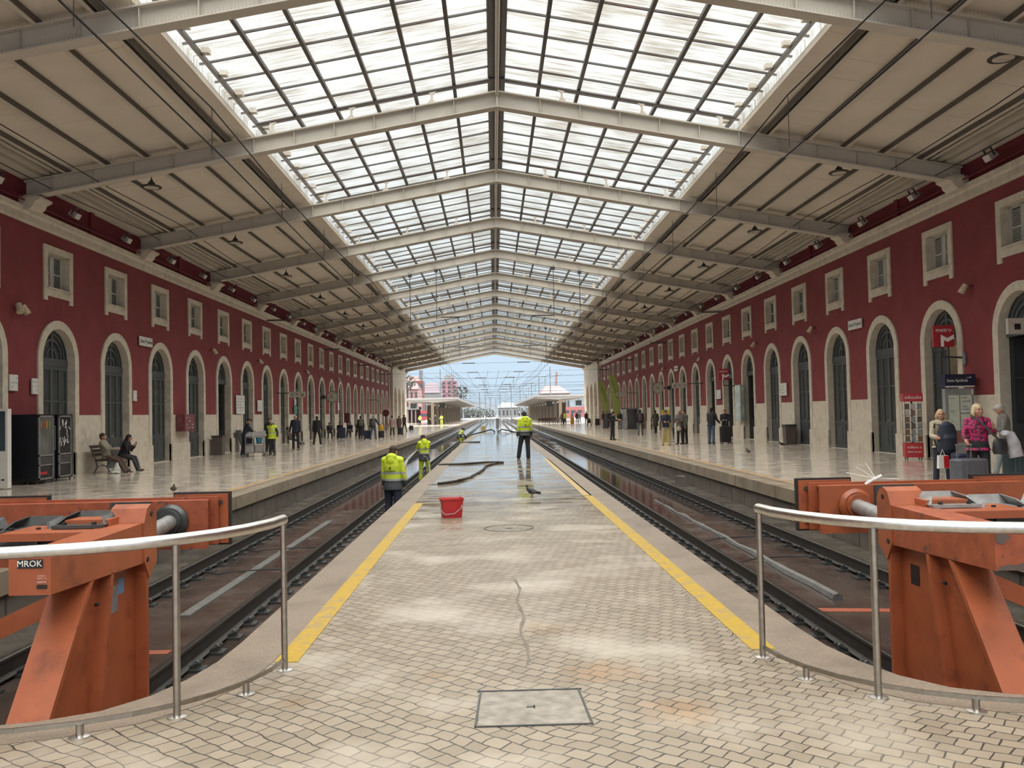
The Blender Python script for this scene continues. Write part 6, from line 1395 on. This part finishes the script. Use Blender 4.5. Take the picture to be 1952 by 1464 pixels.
suitcase('dark blue suitcase pulled by the woman with the olive backpack', at(701, 838, Z_L), rad(20), .50, .30, .60, cmat('blue_case', (.02, .024, .05)), .4)
suitcase('big blue suitcase among the seated group on the left', at(651, 837, Z_L), rad(5), .62, .35, .80, MATS['blue_case'], 0)
suitcase('second blue suitcase behind the seated group on the left', (-11.0, 73.2, Z_L), rad(15), .5, .3, .7, MATS['blue_case'], .3)
suitcase('black wheeled case under the yellow bag', at(727, 836, Z_L), rad(0), .42, .28, .52, cmat('black_case', (.02, .02, .022)), .5)
v = at(727, 836, Z_L); t = thing('travel_bag', 'bright yellow bag standing on the black wheeled case', 'bag', (v[0], v[1], Z_L + .60)); m = Body(); m.tube([(0, 0, 0), (0, 0, .08), (0, 0, .36), (0, 0, .46)], [(.16, .11), (.20, .14), (.17, .12), (.07, .05)], 12, up=(0, 1, 0)); m.build('sack', cmat('yellow_bag', (.45, .26, .015), .5), t); m = MB(); m.tube([(-.06, -.02, .42), (0, -.04, .54), (.06, -.02, .42)], .014, 6); m.build('handle', M_BLACK, t)
suitcase('dark case beside the person in dusty pink', (-8.0, 75.2, Z_L), 0, .45, .3, .62, MATS['black_case'], 0)
suitcase('small black case trailing at the end of the left wall', at(784, 821, Z_L), rad(30), .4, .26, .5, MATS['black_case'], .4)
suitcase('black suitcase between the couple by the right wall', (11.3, 43.0, Z_R), rad(10), .50, .32, .78, MATS['black_case'], .30)
suitcase('grey suitcase of the waiting group under the banners', at(1154, 818, Z_R), 0, .5, .32, .85, cmat('grey_case', (.06, .06, .065)), .2)
suitcase('black suitcase left of the waiting group under the banners', at(1139, 812, Z_R), 0, .5, .32, .8, MATS['black_case'], .2)
suitcase('orange suitcase outside the right end of the hall', at(1091, 809, Z_R), 0, .5, .4, .9, cmat('orange_case', (.42, .20, .03)), 0)
v = at(1123, 812, Z_R); t = thing('pram', 'black pram outside at the right end of the hall', 'pram', v); m = Body(); m.tube([(0, -.3, .45), (0, 0, .5), (0, .35, .75)], [(.2, .1), (.24, .2), (.2, .22)], 12); m.build('carrycot', BLK, t); m = MB()
for x in (-.22, .22):
    for y in (-.3, .3): m.lathe((x, y, .14), [(.03, -.02), (.14, -.02), (.14, .02), (.03, .02)], 14, 'x')
m.build('wheels', M_BLACK, t); m = MB(); m.bar((-.2, -.3, .15), (-.2, .3, .5), .03); m.bar((.2, -.3, .15), (.2, .3, .5), .03); m.bar((-.2, .3, .15), (-.2, -.2, .5), .03); m.bar((.2, .3, .15), (.2, -.2, .5), .03); m.bar((-.2, -.2, .5), (-.2, -.6, 1.0), .03); m.bar((.2, -.2, .5), (.2, -.6, 1.0), .03); m.bar((-.2, -.6, 1.0), (.2, -.6, 1.0), .03); m.build('frame', M_GREY, t, smooth=0)
v = at(1280, 848, Z_R); t = thing('umbrella', 'folded black umbrella hanging from the arm of the man with the phone', 'umbrella', (v[0] + .12, v[1] + .05, Z_R + .25)); m = MB(); m.tube([(0, 0, 0), (0, 0, .1), (0, 0, .55), (0, 0, .62)], [.006, .022, .05, .02], 8); m.build('canopy', BLK, t); m = MB(); m.tube([(0, 0, .6), (0, 0, .78), (.03, 0, .82), (.06, 0, .78)], .009, 6); m.build('handle', M_BLACK, t)
v = at(1286, 845, Z_R); t = thing('sandwich_board', 'yellow standing board behind the man with the phone', 'sign', (v[0], v[1] + 2.2, Z_R)); m = MB(); m.hexa([(-.22, -.25, 0), (.22, -.25, 0), (.22, -.22, 0), (-.22, -.22, 0)], [(-.22, -.02, 1.7), (.22, -.02, 1.7), (.22, .0, 1.7), (-.22, .0, 1.7)]); m.build('front_board', cmat('mustard_board', (.40, .30, .05)), t, smooth=0); m = MB(); m.hexa([(-.22, .22, 0), (.22, .22, 0), (.22, .25, 0), (-.22, .25, 0)], [(-.22, .0, 1.7), (.22, .0, 1.7), (.22, .02, 1.7), (-.22, .02, 1.7)]); m.build('back_board', MATS['mustard_board'], t, smooth=0)
v = at(1293, 847, Z_R); t = thing('carrier_bag', 'pale pink pouch held by the bald man', 'bag', (v[0] - .02, v[1] - .34, Z_R + .78)); m = Body(); m.ell((0, 0, 0), .12, .06, .12); m.build('pouch', cmat('pale_pouch', (.42, .34, .28), .7), t); m = MB(); m.tube([(-.04, 0, .1), (0, 0, .2), (.04, 0, .1)], .008, 6); m.build('handle', MATS['pale_pouch'], t)
# cleaning trolley
v = at(487, 870, Z_L); v = Vector(v); t = thing('cleaning_trolley', 'grey cleaning trolley with a blue bucket and a mop on the left platform', 'trolley', v, rad(4))
m = MB()
for x in (-.5, .5):
    for y in (-.25, .25): m.tube([(x, y, .15), (x, y, 1.0)], .02, 8)
for z in (.18, .62, .98): m.box(-.52, .52, -.27, .27, z, z + .03)
m.build('frame', M_GREY, t); t.scale = (.78, .78, .88)
m = MB(); m.box(-.5, -.03, -.25, .25, .22, .56); m.box(.03, .5, -.25, .25, .22, .56); m.build('drawer', mat('trolley_grey', (.33, .32, .31), .4), t, smooth=0)
m = MB(); m.lathe((.22, 0, .66), [(.15, 0), (.19, .26), (.2, .26), (.2, .29), (.17, .29)], 18); m.build('blue_bucket', cmat('sky_blue_plastic', (.03, .22, .36)), t)
m = MB(); m.box(-.45, -.12, -.2, .2, .66, .92); m.build('sack', BLK, t, smooth=0)
m = MB(); m.hexa([(-.5, -.3, 1.02), (.6, -.3, 1.02), (.6, .3, 1.02), (-.5, .3, 1.02)], [(-.42, -.2, 1.2), (.55, -.2, 1.3), (.55, .2, 1.3), (-.42, .2, 1.2)]); m.build('lid', MATS['trolley_grey'], t, smooth=0)
m = MB(); m.tube([(-.16, -.3, .2), (.04, -.34, 1.75)], .014, 6); m.build('mop_handle', M_WPRINT, t)
for x in (-.46, .46):
    for y in (-.22, .22): m = MB(); m.lathe((x, y, .07), [(.02, -.02), (.07, -.02), (.07, .02), (.02, .02)], 12, 'x'); m.box(x - .015, x + .015, y - .015, y + .015, .07, .18); m.build('castor', M_BLACK, t)
t = thing('leaning_board', 'dark board leaning on the left wall beside the trolley', 'board', (-12.9, 45.9, Z_L)); m = MB(); m.hexa([(0, -.4, 0), (.04, -.4, 0), (.04, .4, 0), (0, .4, 0)], [(-.36, -.4, 1.1), (-.32, -.4, 1.1), (-.32, .4, 1.1), (-.36, .4, 1.1)]); m.build('panel', CHAR, t, smooth=0)
# litter bins
def bin_(x, y, z, label):
    t = thing('litter_bin', label, 'bin', (x, y, z)); m = MB(); m.hexa([(-.22, -.22, 0), (.22, -.22, 0), (.22, .22, 0), (-.22, .22, 0)], [(-.25, -.25, .85), (.25, -.25, .85), (.25, .25, .85), (-.25, .25, .85)]); m.build('bin_body', cmat('taupe_bin', (.10, .08, .07), .5), t, smooth=0); m = MB(); m.box(-.27, .27, -.27, .27, .85, .92); m.build('rim', M_DKIRON, t, smooth=0)
bin_(-12.95, 41.7, Z_L, 'brown litter bin beside the open left doorway'); bin_(13.55, 40.3, Z_R, 'brown litter bin by the right wall below the pictogram board')
# vending machines and advert
def vending(x, y0, y1, xb, label, kind):
    t = thing('vending_machine', label, 'vending machine', (xb, y0, Z_L)); d = x - xb; L = y1 - y0; h = 1.92
    m = MB(); m.box(0, d, 0, L, .08, h); m.build('cabinet', mat('gloss_black', (.008, .009, .013), .25), t, smooth=0)
    f = MB()
    for (a, b_, z0, z1) in ((.03, .08, .12, h - .04), (L - .17, L - .13, .12, h - .04), (.03, L - .13, h - .08, h - .04), (.03, L - .13, .76, .80), (.03, L - .13, .50, .53), (.03, L - .13, .12, .16)): f.box(d, d + .03, a, b_, z0, z1)
    f.build('front_frame', M_GREY, t, smooth=0)
    g = MB(); g.box(d, d + .012, .08, L - .17, .80, h - .08); g.build('display_glass' if kind == 0 else 'printed_panel', mat('vending_glass', (.10, .105, .10), .08, var=.4, scale=2) if kind == 0 else MATS['gloss_black'], t, smooth=0)
    g = MB(); g.box(d, d + .02, .10, L - .19, .54, .74); g.build('hatch', M_DKIRON, t, smooth=0)
    if kind == 0:
        for r in range(1):
            for c in range(4):
                s_ = MB(); yy = .14 + c * (L - .36) / 4; s_.box(d + .012, d + .02, yy, yy + .06, 1.52, 1.74); s_.build('snack', mat('snack_colours_%d' % c, ((.35, .15, .03), (.30, .05, .03), (.35, .24, .05), (.12, .18, .04))[c], .4), t, smooth=0)
        s_ = MB(); s_.box(d + .005, d + .012, .12, .5, .26, .33); s_.build('label', M_REDPL, t, smooth=0)
    else:
        rnd = random.Random(5); s_ = MB()
        for i in range(16):
            a, b_ = rnd.uniform(.15, L - .25), rnd.uniform(1.1, 1.8); dx, dz = rnd.uniform(-.12, .12), rnd.uniform(.06, .2); s_.bar((d + .014, a, b_), (d + .014, a + dx, b_ - dz), .004, .022)
        s_.build('leaf_print', M_WPRINT, t, smooth=0)
    k = MB(); k.box(d, d + .035, L - .12, L - .02, .9, 1.6); k.build('coin_panel', M_DKIRON, t, smooth=0)
    for y_ in (.06, L - .06):
        for x_ in (.06, d - .06): m = MB(); m.lathe((x_, y_, 0), [(.03, 0), (.02, .08)], 8); m.build('foot', M_DKIRON, t)
vending(-12.47, 24.35, 25.30, -13.33, 'black glass fronted vending machine by the left wall', 0)
vending(-12.47, 25.45, 26.35, -13.33, 'black vending machine with white leaf print behind the glass fronted one', 1)
t = thing('advert_stand', 'white framed advertising stand cut by the left border', 'advert', (-12.95, 22.9, Z_L)); m = MB(); m.box(-.46, .46, 0, .18, .02, 2.06); m.build('body', M_WHITE, t, smooth=0); m = MB(); m.box(-.40, .40, -.012, 0, .98, 2.0); m.build('screen', mat('petrol_screen', (.022, .045, .065), .25, var=.2, scale=2), t, smooth=0); m = MB(); m.box(.30, .38, -.01, 0, .22, .26); m.build('label', M_PRINT, t, smooth=0)
# book rack
t = thing('book_rack', 'tall rotating book rack with red header beside the shop door', 'book rack', (13.05, 27.3, Z_R), rad(-16)); m = MB(); m.box(-.26, .26, -.26, .26, .07, .52); bs = m.build('base', M_REDPL, t, smooth=0)
text('lettering', 'cultura a', .115, bs, (0, -.263, .39), (PI / 2, 0, 0), M_WPRINT); text('lettering', 'baixo preço', .085, bs, (0, -.263, .25), (PI / 2, 0, 0), M_WPRINT)
m = MB(); m.box(-.28, .28, -.28, .28, 1.80, 2.06); hd = m.build('header', M_REDPL, t, smooth=0); text('lettering', 'inbooks', .15, hd, (0, -.283, 1.93), (PI / 2, 0, 0), M_WPRINT)
m = MB(); m.tube([(0, 0, .5), (0, 0, 1.8)], .03, 8)
for a in range(4):
    c_, s_ = (.24 if a % 3 == 0 else -.24), (.24 if a < 2 else -.24); m.tube([(c_, s_, .52), (c_, s_, 1.8)], .008, 5)
for z in (.58, .78, .98, 1.18, 1.38, 1.58): m.box(-.25, .25, -.25, .25, z - .02, z - .012)
m.build('wire_frame', M_DKIRON, t, smooth=0)
k = 0; rnd = random.Random(11); cs = [(.40, .38, .34), (.09, .07, .06), (.30, .26, .20), (.16, .09, .06), (.22, .23, .24)]
for z in (.58, .78, .98, 1.18, 1.38, 1.58):
    for x in (-.17, 0, .17):
        c = rnd.choice(range(5)); b_ = thing('book', '%s book in the %s row from the bottom of the red topped rack' % (('left', 'middle', 'right')[int((x + .17) / .17 + .5)], ORD[k // 3]), 'book', (13.05, 27.3, Z_R), rad(-16), 'books on the rotating rack')
        m = MB(); m.box(x - .06, x + .06, -.25, -.225, z - .01, z + .16); m.build('cover', cmat('book_cover_%d' % c, cs[c]), b_, smooth=0); k += 1
m = MB()
for x in (-.2, .2):
    for y in (-.2, .2): m.lathe((x, y, .035), [(.01, -.015), (.035, -.015), (.035, .015), (.01, .015)], 10, 'x')
m.build('castors', M_BLACK, t)
# photo booth on the right
v = at(1205, 818, Z_R); t = thing('photo_booth', 'grey photo booth with printed panel on the right platform', 'booth', (v[0] - .2, v[1], Z_R)); m = MB(); m.box(-.55, -.25, 0, 1.4, 0, 1.95); m.box(-.55, .75, 0, 1.4, 1.85, 1.98); m.box(.70, .75, 0, 1.4, 0, 1.95); m.box(-.55, .75, 1.35, 1.4, 0, 1.95); m.build('cabin', M_GREY, t, smooth=0); m = MB(); m.box(-.56, -.24, -.02, 0, .1, 1.9); m.build('printed_panel', mat('patterned_panel', (.35, .35, .35), .4, var=.7, scale=6), t, smooth=0)
# wall machines far left
t = thing('posters_stand', 'dark red display stand on the left side past the clock', 'display stand', (XL + .5, 77.5, Z_L)); m = MB(); m.box(-.24, .24, 0, .3, 1.15, 2.0); m.build('display', mat('dark_red_display', (.11, .025, .03), .5, var=.6, scale=6), t, smooth=0); m = MB(); m.box(-.05, .05, .1, .2, 0, 1.15); m.build('post', M_DKIRON, t, smooth=0)
t = thing('posters_stand', 'round topped patterned stand at the far end of the left wall', 'display stand', (XL + .9, 102, Z_L)); m = MB(); m.lathe((0, 0, 2.0), [(.40, -.06), (.40, .06)], 20, 'y'); m.box(-.08, .08, -.05, .05, 0, 1.65); m.build('display', MATS['dark_red_display'], t)
# row of dark benches under the right canopy
for i in range(6):
    px = (1030, 1040, 1048, 1056, 1063, 1069)[i]; v = G(px, 809 - i * .2, Z_R); bench(v.x, 118 + i * 4.2, 0, '%s dark bench in the row under the right canopy' % ORD[i])
# pigeons
def pigeon(label, loc, rz, mt, peck=False):
    t = thing('pigeon', label, 'pigeon', loc, rz); m = Body()
    m.tube([(0, -.10, .10), (0, -.04, .115), (0, .03, .13), (0, .085, .165), (0, .10, .20)] , [(.02, .018), (.052, .046), (.060, .056), (.036, .034), (.022, .022)], 12, up=(1, 0, 0))
    m.tube([(0, -.09, .105), (0, -.17, .09), (0, -.20, .085)], [(.03, .014), (.03, .008), (.026, .005)], 8, up=(1, 0, 0))
    m.ell((0, .112, .222), .021, .026, .021, 10, 8); m.tube([(0, .132, .222), (0, .152, .214)], [.007, .003], 6)
    fuse(m, 'body', .006, mt, t, 1)
    for s_ in (-1, 1):
        m = Body(); m.tube([(s_ * .045, .04, .135), (s_ * .055, -.03, .12), (s_ * .035, -.13, .10)], [(.012, .03), (.014, .038), (.006, .014)], 8, up=(0, 1, 0)); m.build('wing', cmat('pigeon_wing', (.05, .05, .055), .7), t)
        m = MB(); m.tube([(s_ * .022, .0, .085), (s_ * .022, .0, .005)], .006, 6)
        for a in (-25, 0, 25): m.tube([(s_ * .022, 0, .006), (s_ * .022 + .03 * math.sin(rad(a)), .03 * math.cos(rad(a)), .004)], .004, 5)
        m.build('leg', mat('pigeon_leg', (.28, .09, .08), .6), t)
PG = cmat('dark_pigeon', (.018, .018, .022), .6); PB_ = cmat('brown_pigeon', (.075, .06, .052), .7)
pigeon('black pigeon walking on the wet middle platform', at(1014, 948, 0), rad(62), PG); pigeon('brown pigeon on the left platform above the buffer stop', at(331, 942, Z_L), rad(205), PB_)
pigeon('dark pigeon facing away on the right platform', at(1426, 866, Z_R), rad(10), PG); pigeon('dark pigeon by the litter bin on the right platform', at(1491, 852, Z_R), rad(75), PG)
